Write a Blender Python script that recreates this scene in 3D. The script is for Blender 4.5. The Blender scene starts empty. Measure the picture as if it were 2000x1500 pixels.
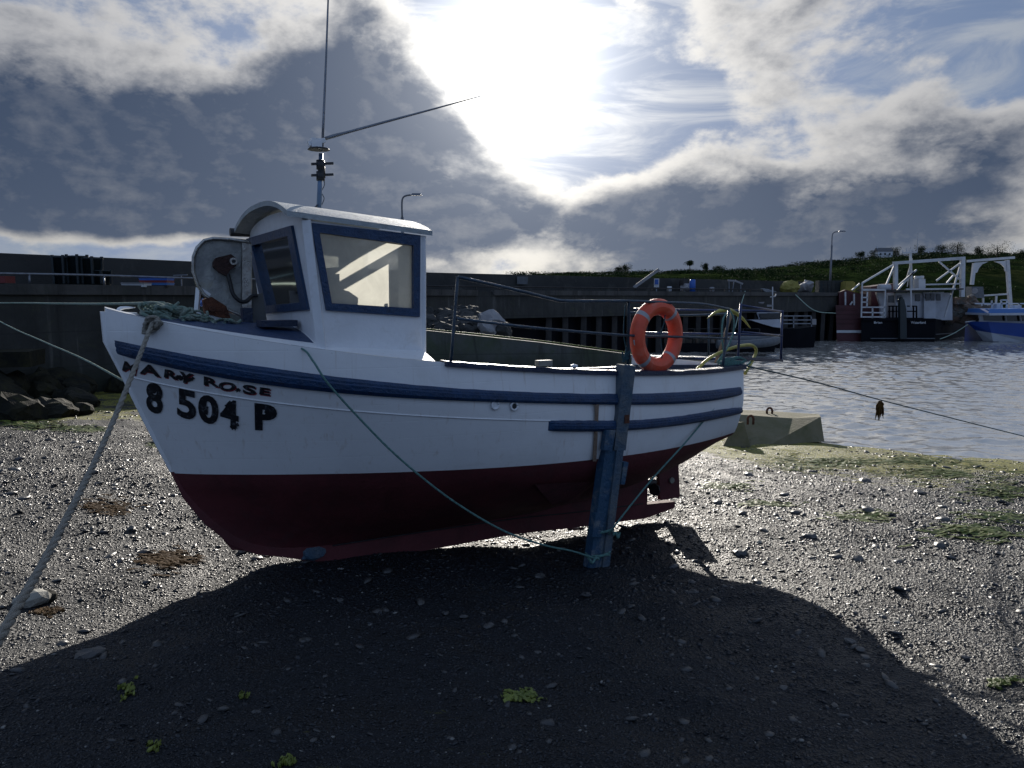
import bpy, math, random
import numpy as np
from mathutils import Vector, noise as mnoise
random.seed(7); mnoise.seed_set(7); RNG=np.random.default_rng(7)
scene=bpy.context.scene; COL=scene.collection
rad=math.radians
# ------------------------------------------------------------------ camera, sky, sun, exposure
ZC=3.3; PITCH=math.atan(170/1500)
cd=bpy.data.cameras.new('camera'); cam=bpy.data.objects.new('camera',cd); COL.objects.link(cam)
cam.location=(0,0,ZC); cam.rotation_euler=(rad(90)-PITCH,0,0)
cd.sensor_width=36; cd.lens=27.0; cd.clip_end=5000; cd.clip_start=0.05
scene.camera=cam
scene.render.resolution_x=1024; scene.render.resolution_y=768
scene.view_settings.view_transform='Standard'; scene.view_settings.look='None'
scene.view_settings.gamma=1; scene.view_settings.use_curve_mapping=False
scene.view_settings.exposure=0.25
scene.cycles.use_denoising=True
scene.cycles.max_bounces=8; scene.cycles.transparent_max_bounces=12
scene.cycles.caustics_reflective=False; scene.cycles.caustics_refractive=False
SUN_EL=rad(16.0); SUN_AZ=rad(0.3)      # straight ahead of the camera
SUND=Vector((math.sin(SUN_AZ)*math.cos(SUN_EL),math.cos(SUN_AZ)*math.cos(SUN_EL),math.sin(SUN_EL)))
ld=bpy.data.lights.new('sun','SUN'); ld.energy=5.0; ld.angle=rad(0.5); ld.color=(1,.93,.83)
lo=bpy.data.objects.new('sun',ld); COL.objects.link(lo); lo.rotation_euler=SUND.to_track_quat('Z','Y').to_euler()

_f=np.array([0,math.cos(PITCH),-math.sin(PITCH)]);_u=np.array([0,math.sin(PITCH),math.cos(PITCH)]);_r=np.array([1.,0,0]);CAM=np.array([0,0,ZC])
def ray(px,py): return _f+_r*(px-1000)/1500+_u*(750-py)/1500
def at_y(px,py,Y): d=ray(px,py); return CAM+d*(Y/d[1])
def at_z(px,py,z): d=ray(px,py); return CAM+d*((z-ZC)/d[2])

class NT:
    def __init__(s,tree): s.t=tree; tree.nodes.clear()
    def n(s,typ,ins=None,**kw):
        nd=s.t.nodes.new(typ)
        for k,v in kw.items(): setattr(nd,k,v)
        for k,v in (ins or {}).items(): s.set(nd,k,v)
        return nd
    def set(s,nd,k,v):
        sock=nd.inputs[k]
        if hasattr(v,'is_output'): s.t.links.new(v,sock)
        elif hasattr(v,'outputs'): s.t.links.new(v.outputs[0],sock)
        else:
            if sock.type=='RGBA' and len(v)==3: v=(*v,1)
            sock.default_value=v
    def m(s,op,a,b=None,c=None,clamp=False):
        nd=s.t.nodes.new('ShaderNodeMath'); nd.operation=op; nd.use_clamp=clamp
        for i,v in enumerate((a,b,c)):
            if v is not None: s.set(nd,i,v)
        return nd.outputs[0]
    def vm(s,op,a,b=None,out=0):
        nd=s.t.nodes.new('ShaderNodeVectorMath'); nd.operation=op
        s.set(nd,0,a)
        if b is not None: s.set(nd,1,b)
        return nd.outputs[out]
    def ss(s,x,a,b):
        nd=s.n('ShaderNodeMapRange',{0:x,1:a,2:b,3:0.0,4:1.0},interpolation_type='SMOOTHSTEP'); return nd.outputs[0]
    def mix(s,f,a,b,blend='MIX'):
        nd=s.t.nodes.new('ShaderNodeMix'); nd.data_type='RGBA'; nd.blend_type=blend; nd.clamp_factor=True
        s.set(nd,0,f); s.set(nd,6,a); s.set(nd,7,b); return nd.outputs[2]
    def noise(s,vec,scale,detail=5,rough=.5,dist=0.,w=None,typ='FBM'):
        nd=s.n('ShaderNodeTexNoise',{'Vector':vec,'Scale':scale,'Detail':detail,'Roughness':rough,'Distortion':dist}); nd.noise_type=typ
        return nd.outputs[0]

world=bpy.data.worlds.new('World'); scene.world=world; world.use_nodes=True
W=NT(world.node_tree)
def pdir(px,py):
    d=ray(px,py); return tuple(d/np.linalg.norm(d))
tc=W.n('ShaderNodeTexCoord'); D=tc.outputs['Generated']
sep=W.n('ShaderNodeSeparateXYZ',{0:D}); dx,dy,dz=sep.outputs
sky=W.n('ShaderNodeTexSky',sky_type='NISHITA'); sky.sun_disc=False; sky.sun_elevation=SUN_EL; sky.sun_rotation=SUN_AZ; sky.air_density=1.3; sky.dust_density=1.2; sky.ozone_density=2.0
# cloud layers in direction space (the same sky from anywhere)
def cfield(v):
    q=W.n('ShaderNodeVectorMath',{0:v,1:(1,1,1.75)},operation='MULTIPLY').outputs[0]
    a=W.noise(W.vm('ADD',q,(4.3,2.0,1.0)),3.3,9,.57,.12)
    b=W.noise(W.vm('ADD',q,(1.3,.4,2.0)),15.0,5,.62,.15)
    return W.m('ADD',W.m('MULTIPLY',a,.80),W.m('MULTIPLY',b,.20))
def blob(px,py,sig,amp,sy=1.0):
    c=pdir(px,py); dlt=W.vm('SUBTRACT',D,c)
    dlt=W.vm('MULTIPLY',dlt,(1,1,sy)); q=W.vm('DOT_PRODUCT',dlt,dlt,1)
    return W.m('MULTIPLY',W.m('POWER',2.718,W.m('MULTIPLY',q,-1/(2*sig*sig))),amp)
blobs=[(150,240,.13,.11,2.0),(420,270,.15,.15,1.6),(730,165,.08,.14,1.2),(560,390,.16,.14,3.0),(150,390,.15,.10,3.0),(860,420,.13,.11,3.5),(1250,440,.18,.12,4),(1700,400,.20,.08,2.6),(1500,490,.22,.07,6.0),
       (60,60,.10,.05,2),(1030,110,.12,-.12,1.0),(1000,290,.06,-.035,1.2),(1450,90,.09,-.005,1.4),(1330,190,.05,-.06,2),(1800,120,.14,-.05,1.5),(200,335,.05,-.08,3.5),(60,490,.20,-.30,8.0),(950,505,.16,-.07,9),(1250,230,.10,-.10,2),(1950,480,.10,-.07,7.0),(590,60,.06,-.05,2.),(1500,230,.12,-.05,2.5)]
acc=None
for b in blobs:
    v=blob(*b); acc=v if acc is None else W.m('ADD',acc,v)
f0=cfield(D)
tosun=W.vm('NORMALIZE',W.vm('SUBTRACT',tuple(SUND),D))
f1=cfield(W.vm('ADD',D,W.n('ShaderNodeVectorMath',{0:tosun,3:.018},operation='SCALE').outputs[0]))
low=W.m('MULTIPLY',W.m('SUBTRACT',1.0,W.ss(dz,.16,.30)),.075)
thick=W.m('ADD',W.m('ADD',f0,acc),low)
lit=W.m('MULTIPLY',W.m('SUBTRACT',f0,f1),12.0)          # lobes that face the sun are bright
sd=W.vm('DOT_PRODUCT',D,tuple(SUND),1)
ang=W.m('ARCCOSINE',W.m('MINIMUM',sd,1.0))
g1=W.m('POWER',2.718,W.m('MULTIPLY',ang,-1/.11)); g2=W.m('POWER',2.718,W.m('MULTIPLY',ang,-1/.28))
gd=W.m('POWER',2.718,W.m('MULTIPLY',W.m('POWER',W.m('DIVIDE',ang,.075),1.35),-1.0))
t_cov=W.ss(thick,.47,.55)
t_core=W.ss(W.m('SUBTRACT',thick,W.m('MULTIPLY',lit,.055)),.515,.66)
back=W.ss(W.m('MULTIPLY',dy,-1.0),-.45,.6)
hz=W.m('POWER',2.718,W.m('MULTIPLY',W.m('MAXIMUM',dz,0.0),-9.0))
def sc(c,f): return W.n('ShaderNodeVectorMath',{0:c,3:f},operation='SCALE').outputs[0]
skyn=W.mix(.55,sky,sc((.55,.8,1.25),W.n('ShaderNodeRGBToBW',{0:sky})))   # a touch cooler near the horizon
skyn=W.vm('MINIMUM',sc(skyn,.05),(.34,.40,.5))
cir=W.ss(W.noise(W.n('ShaderNodeVectorMath',{0:D,1:(1,1.6,5)},operation='MULTIPLY').outputs[0],4.0,7,.62,1.2),.42,.72)
clear=W.mix(W.m('MULTIPLY',cir,.8),W.mix(.6,skyn,(.10,.155,.30)),W.mix(1.0,(.20,.24,.30),sc((1.1,1.02,.9),W.m('MULTIPLY',g2,.8)),'ADD'))
edge=W.mix(1.0,W.mix(hz,(.30,.31,.34),(.42,.40,.36)),sc((1.1,1.02,.86),W.m('MULTIPLY',g2,.80)),'ADD')
core=W.mix(hz,(.017,.036,.078),(.075,.098,.145))
core=W.mix(1.0,core,sc((.85,.93,1.1),W.m('MULTIPLY',g2,.17)),'ADD')
litc=W.mix(W.m('ADD',W.m('MULTIPLY',W.m('MULTIPLY',lit,.55),W.m('SUBTRACT',1.0,W.m('MULTIPLY',W.ss(thick,.60,.72),.72))),.0,None,True),core,edge)
c1=W.mix(W.m('MULTIPLY',t_cov,.92),clear,edge)
c2=W.mix(t_core,c1,litc)
glow=W.m('MULTIPLY',W.m('ADD',W.m('MULTIPLY',gd,1.7),W.m('MULTIPLY',g1,.5)),W.m('SUBTRACT',1.0,W.m('MULTIPLY',t_core,.75)))
c3=W.mix(1.0,c2,sc((1.0,.985,.94),glow),'ADD')
up=W.m('MULTIPLY',W.ss(dz,.40,.62),W.ss(dy,-.1,.3))
c3=W.mix(W.m('MULTIPLY',up,.8),c3,(.20,.26,.38))   # unseen sky above the frame, flat blue-grey added to set reflected light
c4=W.mix(W.m('MULTIPLY',back,.85),c3,(.215,.31,.51))
bg=W.n('ShaderNodeBackground',{'Color':c4,'Strength':1.0})
wo=W.n('ShaderNodeOutputWorld'); W.t.links.new(bg.outputs[0],wo.inputs[0])
world.cycles.sampling_method='MANUAL'; world.cycles.sample_map_resolution=1024
# ------------------------------------------------------------------ materials
def mat(name,col,rough=.5,metal=0.,var=.0,vscale=6.,bump=0.,bscale=40.,col2=None,dirt=None,dscale=3.,damt=.5,spec=.5,coat=0.,trans=0.,alpha=1.):
    m=bpy.data.materials.new(name); m.use_nodes=True; N=NT(m.node_tree)
    tcn=N.n('ShaderNodeTexCoord'); P=tcn.outputs['Object']
    c=(*col,1)
    if var>0 or col2:
        c2=col2 or tuple(v*(1-var) for v in col)
        c=N.mix(N.ss(N.noise(P,vscale,6,.6,.3),.35,.68),col,c2)
    if dirt:
        k=N.m('MULTIPLY',N.ss(N.noise(N.vm('ADD',P,(3.,7.,1.)),dscale,9,.66,.6),.52,.70),damt)
        c=N.mix(k,c,dirt)
    b=N.n('ShaderNodeBsdfPrincipled',{'Roughness':rough,'Metallic':metal,'Specular IOR Level':spec,'Coat Weight':coat,'Transmission Weight':trans,'Alpha':alpha})
    N.set(b,'Base Color',c)
    rn=N.m('ADD',N.m('MULTIPLY',N.noise(P,vscale*2.3,4,.6),.24),rough-.12,None,True); N.set(b,'Roughness',rn)
    if bump>0:
        bp=N.n('ShaderNodeBump',{'Height':N.noise(P,bscale,7,.62,.2),'Strength':bump,'Distance':.02}); N.set(b,'Normal',bp)
    o=N.n('ShaderNodeOutputMaterial'); N.t.links.new(b.outputs[0],o.inputs[0])
    return m
M={}
M['white']=mat('white_hull_paint',(.74,.75,.75),.36,var=.05,vscale=2.,dirt=(.50,.48,.42),dscale=2.2,damt=.22,bump=.12,bscale=9)
def hull_white():
    m=M['white']; N=NT.__new__(NT); N.t=m.node_tree; b=[n for n in N.t.nodes if n.type=='BSDF_PRINCIPLED'][0]; P=[n for n in N.t.nodes if n.type=='TEX_COORD'][0].outputs['Object']
    src=b.inputs['Base Color'].links[0].from_socket
    st=N.n('ShaderNodeVectorMath',{0:P,1:(26,26,1.3)},operation='MULTIPLY').outputs[0]
    k=N.m('MULTIPLY',N.ss(N.noise(st,1.,5,.6,.2),.57,.78),.42)
    c=N.mix(k,src,(.42,.33,.24)); sc2=N.ss(N.noise(P,38,3,.5),.70,.76); c=N.mix(N.m('MULTIPLY',sc2,.35),c,(.30,.30,.30)); N.set(b,'Base Color',c)
    z=N.n('ShaderNodeSeparateXYZ',{0:P}).outputs[2]; pl=N.m('ABSOLUTE',N.m('SUBTRACT',N.m('FRACT',N.m('MULTIPLY',z,7.5)),.5)); g=N.ss(pl,.0,.03)
    nb=b.inputs['Normal'].links[0].from_socket
    bp=N.n('ShaderNodeBump',{'Height':g,'Strength':.22,'Distance':.004,'Normal':nb}); N.set(b,'Normal',bp)
hull_white()
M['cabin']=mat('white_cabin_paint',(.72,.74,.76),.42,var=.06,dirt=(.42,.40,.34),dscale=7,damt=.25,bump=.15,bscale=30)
M['red']=mat('red_antifouling',(.095,.016,.020),.72,var=.35,vscale=3.,dirt=(.055,.020,.022),dscale=5,damt=.5,bump=.25,bscale=25)
M['blue']=mat('blue_gloss_paint',(.003,.036,.105),.42,var=.3,vscale=9,dirt=(.006,.02,.05),dscale=14,damt=.6,bump=.6,bscale=45)
M['dblue']=mat('dark_blue_paint',(.008,.022,.060),.4,var=.3,dirt=(.10,.11,.12),dscale=18,damt=.25,bump=.6,bscale=60)
M['deck']=mat('blue_deck_paint',(.022,.05,.12),.5,var=.3,vscale=8,dirt=(.10,.12,.15),dscale=6,damt=.35,bump=.3,bscale=80)
M['wpost']=mat('weathered_blue_timber',(.012,.055,.115),.6,col2=(.022,.07,.12),vscale=7,dirt=(.20,.21,.20),dscale=6,damt=.75,bump=.8,bscale=30)
M['gpost']=mat('weathered_grey_timber',(.035,.075,.12),.7,col2=(.12,.135,.14),vscale=5,dirt=(.02,.06,.11),dscale=9,damt=.5,bump=.8,bscale=40)
M['wood']=mat('bare_timber',(.24,.17,.12),.8,var=.4,bump=.6)
M['black']=mat('black_paint',(.008,.010,.013),.5,var=.3,bump=.2)
M['letter']=mat('black_lettering_paint',(.006,.008,.012),.45,var=.2,dirt=(.30,.32,.36),dscale=30,damt=.3)
M['lred']=mat('red_letter_shadow',(.22,.02,.03),.5)
M['galv']=mat('galvanised_tube',(.20,.22,.25),.38,metal=.7,var=.3,dirt=(.09,.06,.05),dscale=20,damt=.4,bump=.3,bscale=70)
M['rail']=mat('blue_grey_rail_paint',(.028,.055,.085),.32,metal=.2,var=.4,vscale=14,dirt=(.12,.12,.12),dscale=30,damt=.4,bump=.3,bscale=90)
M['railb']=mat('navy_rail_paint',(.01,.028,.10),.35,var=.4,bump=.3)
M['steel']=mat('worn_stainless',(.42,.41,.38),.30,metal=.9,var=.35,vscale=12,dirt=(.20,.13,.09),dscale=10,damt=.5,bump=.3,bscale=30)
M['rust']=mat('rusty_iron',(.13,.045,.022),.85,var=.5,vscale=20,bump=.8,bscale=60)
M['orange']=mat('orange_lifebuoy',(.70,.085,.035),.5,var=.2,vscale=6,dirt=(.55,.30,.22),dscale=4,damt=.35,bump=.2,bscale=40)
M['tape']=mat('grey_reflective_tape',(.33,.34,.35),.4,var=.15)
M['yhose']=mat('yellow_hose',(.42,.38,.09),.45,var=.3,bump=.2)
M['grope']=mat('green_polypropylene_rope',(.16,.36,.33),.75,var=.4,vscale=60,bump=1.,bscale=300)
M['trope']=mat('frayed_grey_green_rope',(.38,.44,.37),.9,col2=(.20,.34,.28),vscale=14,dirt=(.33,.33,.25),dscale=20,damt=.6,bump=1.,bscale=300)
M['brope']=mat('worn_beige_rope',(.42,.40,.34),.9,var=.3,vscale=30,bump=1.,bscale=250)
M['blrope']=mat('blue_green_rope',(.025,.10,.13),.8,var=.4,vscale=40,bump=1.,bscale=250)
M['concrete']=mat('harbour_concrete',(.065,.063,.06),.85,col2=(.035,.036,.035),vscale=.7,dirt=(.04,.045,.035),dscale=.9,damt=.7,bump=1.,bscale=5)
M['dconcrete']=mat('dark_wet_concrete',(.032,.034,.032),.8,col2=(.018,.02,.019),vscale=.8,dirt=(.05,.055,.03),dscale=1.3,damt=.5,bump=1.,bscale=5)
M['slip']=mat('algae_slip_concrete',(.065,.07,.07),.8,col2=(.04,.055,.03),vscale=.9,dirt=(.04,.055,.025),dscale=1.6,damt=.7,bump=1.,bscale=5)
M['block']=mat('algae_concrete_block',(.165,.145,.09),.9,col2=(.12,.11,.055),vscale=1.8,dirt=(.08,.085,.035),dscale=2.4,damt=.75,bump=.7,bscale=14)
M['rock']=mat('dark_seaweed_rock',(.010,.011,.009),.85,spec=.15,col2=(.026,.024,.014),vscale=3.,dirt=(.05,.05,.012),dscale=4.,damt=.4,bump=1.,bscale=14)
M['timber']=mat('dark_quay_timber',(.035,.033,.032),.8,var=.5,vscale=3,bump=.8,bscale=8)
M['yellowbag']=mat('yellow_sacking',(.24,.21,.045),.8,var=.3,vscale=2,bump=.5,bscale=5)
M['whitebag']=mat('white_sacking',(.27,.27,.28),.8,var=.25,vscale=2,bump=.5,bscale=5)
M['crate']=mat('dark_green_plastic',(.006,.016,.020),.55,var=.4,vscale=4)
M['lamp']=mat('lamp_post_steel',(.13,.14,.16),.5,metal=.5)
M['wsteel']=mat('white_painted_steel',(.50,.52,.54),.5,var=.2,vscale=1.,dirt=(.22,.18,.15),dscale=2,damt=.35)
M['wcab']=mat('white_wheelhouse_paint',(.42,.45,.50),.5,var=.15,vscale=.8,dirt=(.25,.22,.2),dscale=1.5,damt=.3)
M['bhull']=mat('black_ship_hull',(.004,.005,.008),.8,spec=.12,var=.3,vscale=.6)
M['rhull']=mat('red_ship_hull',(.050,.004,.009),.6,var=.35,vscale=.6,dirt=(.028,.006,.010),dscale=1.2,damt=.5)
M['blhull']=mat('blue_boat_hull',(.008,.05,.26),.35,var=.15,vscale=.6)
M['lblue']=mat('light_blue_band',(.05,.16,.42),.5)
M['glassd']=mat('dark_window_glass',(.015,.02,.025),.12)
M['net']=mat('fishing_net_heap',(.13,.085,.06),.9,col2=(.05,.055,.05),vscale=1.6,dirt=(.35,.36,.36),dscale=2.2,damt=.5,bump=1.,bscale=6)
M['bluep']=mat('blue_plastic',(.02,.10,.40),.5)
M['sign']=mat('white_sign_face',(.5,.52,.55),.5)
M['redp']=mat('red_plastic',(.16,.02,.02),.5)
M['grey']=mat('grey_rubber',(.10,.115,.13),.6,var=.3)
M['dark']=mat('dark_interior',(.03,.032,.035),.7,var=.3)
M['seatm']=mat('grey_seat_vinyl',(.14,.15,.15),.6,var=.2)
M['bark']=mat('bark',(.05,.04,.03),.9)
M['leafd']=mat('dark_foliage',(.012,.024,.008),.9,spec=.05,col2=(.035,.055,.018),vscale=.35)
M['housew']=mat('white_render',(.55,.56,.58),.8)
M['slate']=mat('grey_slate',(.06,.065,.075),.6)
M['weedb']=mat('brown_wrack',(.050,.024,.006),.85,spec=.15,col2=(.09,.045,.010),vscale=12,bump=.5)
M['weedg']=mat('green_sea_lettuce',(.15,.18,.025),.5,col2=(.08,.11,.015),vscale=14,bump=.4)
M['stone']=mat('wet_grey_stone',(.03,.032,.034),.42,col2=(.06,.06,.058),vscale=6,bump=.5,bscale=30)
M['pstone']=mat('pale_dry_stone',(.26,.25,.21),.7,var=.3,vscale=6,bump=.5,bscale=25)
def streaked(m,joint=2.6,amt=.6,tide=None):
    N=NT.__new__(NT); N.t=m.node_tree; b=[n for n in N.t.nodes if n.type=='BSDF_PRINCIPLED'][0]; P=N.n('ShaderNodeNewGeometry').outputs['Position']
    src=b.inputs['Base Color'].links[0].from_socket
    st=N.n('ShaderNodeVectorMath',{0:P,1:(2.2,2.2,.22)},operation='MULTIPLY').outputs[0]
    c=N.mix(N.m('MULTIPLY',N.ss(N.noise(st,1.,6,.65,.3),.48,.66),amt),src,(.012,.013,.012))
    c=N.mix(N.m('MULTIPLY',N.ss(N.noise(N.vm('ADD',st,(9.,3.,5.)),1.3,6,.65,.3),.58,.72),amt*.7),c,(.13,.13,.12))
    X=N.n('ShaderNodeSeparateXYZ',{0:P}).outputs
    u=N.m('ADD',N.m('MULTIPLY',X[0],.6),N.m('MULTIPLY',X[1],.8))
    j=N.m('ABSOLUTE',N.m('SUBTRACT',N.m('FRACT',N.m('DIVIDE',u,joint)),.5)); j2=N.m('ABSOLUTE',N.m('SUBTRACT',N.m('FRACT',N.m('DIVIDE',X[2],.95)),.5))
    k=N.m('MAXIMUM',N.m('SUBTRACT',1.,N.ss(j,.0,.018)),N.m('SUBTRACT',1.,N.ss(j2,.0,.03)))
    c=N.mix(N.m('MULTIPLY',k,.55),c,(.008,.009,.009))
    t=N.m('MULTIPLY',N.ss(N.m('ADD',X[2],N.m('MULTIPLY',N.noise(P,.8,5,.6),.8)),2.2,1.3),.8); c=N.mix(t,c,(.012,.017,.008))
    N.set(b,'Base Color',c)
for k_ in ('concrete','dconcrete','slip'): streaked(M[k_])
def glass_dirty(hz0=.72):
    m=bpy.data.materials.new('salt_hazed_window'); m.use_nodes=True; N=NT(m.node_tree)
    P=N.n('ShaderNodeTexCoord').outputs['Object']
    k=N.ss(N.noise(P,5,8,.65,.6),.30,.75)
    tr=N.n('ShaderNodeBsdfTransparent',{'Color':(.86,.9,.9,1)}); df=N.n('ShaderNodeBsdfTranslucent',{'Color':(.74,.74,.66,1)}); d2=N.n('ShaderNodeBsdfDiffuse',{'Color':(.52,.53,.48,1)})
    gl=N.n('ShaderNodeBsdfGlossy',{'Color':(1,1,1,1),'Roughness':.06})
    a=N.n('ShaderNodeMixShader',{0:.30,1:df,2:d2}); 
    b=N.n('ShaderNodeMixShader',{0:N.m('ADD',N.m('MULTIPLY',k,.22),hz0)}); N.set(b,1,tr); N.set(b,2,a)
    fr=N.n('ShaderNodeFresnel',{'IOR':1.45}); c=N.n('ShaderNodeMixShader',{0:fr}); N.set(c,1,b); N.set(c,2,gl)
    o=N.n('ShaderNodeOutputMaterial'); N.t.links.new(c.outputs[0],o.inputs[0]); return m
M['glass']=glass_dirty(); M['glass2']=glass_dirty(.80)

# ------------------------------------------------------------------ mesh helpers
V3=lambda *a: Vector(a) if len(a)==3 else Vector(a[0])
class MB:
    def __init__(s): s.v=[];s.f=[];s.mi=[];s.sm=[]
    def add(s,vs,fs,mi=0,sm=False):
        o=len(s.v); s.v+= [tuple(map(float,p)) for p in vs]
        for f in fs: s.f.append(tuple(i+o for i in f)); s.mi.append(mi); s.sm.append(sm)
        return s
    def box(s,c,d,rz=0,mi=0,taper=1.):
        cx,cy,cz=c; hx,hy,hz=d[0]/2,d[1]/2,d[2]/2; cs,sn=math.cos(rz),math.sin(rz); vs=[]
        for z,k in ((-hz,1),(hz,taper)):
            for x,y in ((-hx,-hy),(hx,-hy),(hx,hy),(-hx,hy)):
                x*=k;y*=k; vs.append((cx+x*cs-y*sn,cy+x*sn+y*cs,cz+z))
        return s.add(vs,[(3,2,1,0),(4,5,6,7),(0,1,5,4),(1,2,6,5),(2,3,7,6),(3,0,4,7)],mi)
    def bar(s,p,q,w,h=None,up=(0,0,1),mi=0,w2=None,h2=None):
        h=h or w; p=Vector(p);q=Vector(q); d=(q-p).normalized(); up=Vector(up)
        if abs(d.dot(up))>.98: up=Vector((1,0,0)) if abs(d.x)<.9 else Vector((0,1,0))
        x=d.cross(up).normalized(); y=x.cross(d).normalized(); vs=[]
        for c,ww,hh in ((p,w,h),(q,w2 or w,h2 or h)):
            for a,b in ((-1,-1),(1,-1),(1,1),(-1,1)): vs.append(c+x*(a*ww/2)+y*(b*hh/2))
        return s.add(vs,[(3,2,1,0),(4,5,6,7),(0,1,5,4),(1,2,6,5),(2,3,7,6),(3,0,4,7)],mi)
    def tube(s,pts,r,n=8,mi=0,caps=True,twist=0.):
        pts=[Vector(p) for p in pts]; R=r if hasattr(r,'__len__') else [r]*len(pts); o=len(s.v); T=[]
        for i in range(len(pts)):
            a=pts[max(0,i-1)]; b=pts[min(len(pts)-1,i+1)]; T.append((b-a).normalized())
        up=Vector((0,0,1)) if abs(T[0].z)<.9 else Vector((1,0,0)); x=T[0].cross(up).normalized()
        for i,(p,t) in enumerate(zip(pts,T)):
            x=(x-t*x.dot(t)).normalized(); y=t.cross(x)
            for k in range(n):
                a=2*math.pi*k/n+twist*i; s.v.append(tuple(p+(x*math.cos(a)+y*math.sin(a))*R[i]))
        for i in range(len(pts)-1):
            for k in range(n):
                k2=(k+1)%n; s.f.append((o+i*n+k,o+i*n+k2,o+(i+1)*n+k2,o+(i+1)*n+k)); s.mi.append(mi); s.sm.append(True)
        if caps:
            s.f.append(tuple(o+k for k in reversed(range(n)))); s.f.append(tuple(o+(len(pts)-1)*n+k for k in range(n))); s.mi+=[mi,mi]; s.sm+=[False,False]
        return s
    def prism(s,poly,ext,mi=0):
        ext=Vector(ext); a=[Vector(p)-ext/2 for p in poly]; b=[p+ext for p in a]; n=len(a)
        return s.add(a+b,[tuple(reversed(range(n))),tuple(range(n,2*n))]+[(i,(i+1)%n,n+(i+1)%n,n+i) for i in range(n)],mi)
    def grid(s,rows,mi=0,sm=True,mif=None,flip=False):
        o=len(s.v); n=len(rows[0])
        for r_ in rows: s.v+=[tuple(map(float,p)) for p in r_]
        for i in range(len(rows)-1):
            for j in range(n-1):
                q=(o+i*n+j,o+i*n+j+1,o+(i+1)*n+j+1,o+(i+1)*n+j)
                s.f.append(q[::-1] if flip else q); s.mi.append(mif(i,j) if mif else mi); s.sm.append(sm)
        return s
    def ico(s,c,d,sub=1,jit=.15,seed=0,mi=0,rz=0.,sm=False):
        vs,fs=ICO[sub]; rr=random.Random(seed); cs,sn=math.cos(rz),math.sin(rz); out=[]
        for p in vs:
            k=1+rr.uniform(-jit,jit); x,y,z=p[0]*d[0]*k,p[1]*d[1]*k,p[2]*d[2]*k
            out.append((c[0]+x*cs-y*sn,c[1]+x*sn+y*cs,c[2]+z))
        return s.add(out,fs,mi,sm)
    def build(s,name,mats,parent=None,auto=False):
        me=bpy.data.meshes.new(name); off=Vector((0,0,0))
        if parent is not None:
            off=parent.location.copy()
            if parent.parent: off+=parent.parent.location
        me.from_pydata([tuple(Vector(v)-off) for v in s.v],[],s.f)
        if not isinstance(mats,(list,tuple)): mats=[mats]
        for m in mats: me.materials.append(m)
        me.polygons.foreach_set('material_index',s.mi); me.polygons.foreach_set('use_smooth',s.sm)
        me.update()
        o=bpy.data.objects.new(name,me); COL.objects.link(o)
        if parent is not None: o.parent=parent
        return o
def ico_data(sub):
    import bmesh
    bm=bmesh.new(); bmesh.ops.create_icosphere(bm,subdivisions=sub,radius=1); vs=[tuple(v.co) for v in bm.verts]; fs=[tuple(v.index for v in f.verts) for f in bm.faces]; bm.free(); return vs,fs
ICO={1:ico_data(1),2:ico_data(2),3:ico_data(3)}
def tag(o,label=None,cat=None,group=None,kind=None):
    if label: o['label']=label
    if cat: o['category']=cat
    if group: o['group']=group
    if kind: o['kind']=kind
    return o
def thing(name,label,cat,loc,group=None):
    o=bpy.data.objects.new(name,None); COL.objects.link(o); o.location=Vector(loc); return tag(o,label,cat,group)
def crom(P,n=6):
    P=[Vector(p) for p in P]; Q=[P[0]*2-P[1]]+P+[P[-1]*2-P[-2]]; out=[]
    for i in range(1,len(Q)-2):
        for k in range(n):
            t=k/n; a,b,c,d=Q[i-1],Q[i],Q[i+1],Q[i+2]
            out.append(.5*((2*b)+(-a+c)*t+(2*a-5*b+4*c-d)*t*t+(-a+3*b-3*c+d)*t**3))
    out.append(P[-1]); return out
def roughen(o,amp,scale,seed=0.):
    for v in o.data.vertices:
        p=v.co*scale+Vector((seed,seed*1.7,0)); v.co+=mnoise.noise_vector(p)*amp
    o.data.update()

# ------------------------------------------------------------------ ground and water
def gz(x,y):
    x=np.asarray(x,float); y=np.asarray(y,float)
    z=1.65-.0457*x-.077*y
    z=z-.15*np.exp(-((x+1.6)**2+(y-6.2)**2)/8.)
    z=z+.05*np.sin(x*.9+y*.5)*np.exp(-((y-12)/6)**2)
    lf=np.clip((-x-6)/4,0,1)*np.clip((y-9)/5,0,1)          # the beach banks up to the wall on the left
    z=z+lf*.012*(y-9)
    z=z+.022*np.sin(1.7*x+.6*y)+.016*np.sin(2.9*y-1.1*x+1)+.010*np.sin(5.3*x+4.1*y)
    return np.maximum(z,-1.5)
def gxy(px,py):
    t=1.0
    d=ray(px,py)
    lo_,hi=.5,60.
    for _ in range(50):
        mid=(lo_+hi)/2; p=CAM+d*mid
        if p[2]>float(gz(p[0],p[1])): lo_=mid
        else: hi=mid
    return CAM+d*lo_
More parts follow.
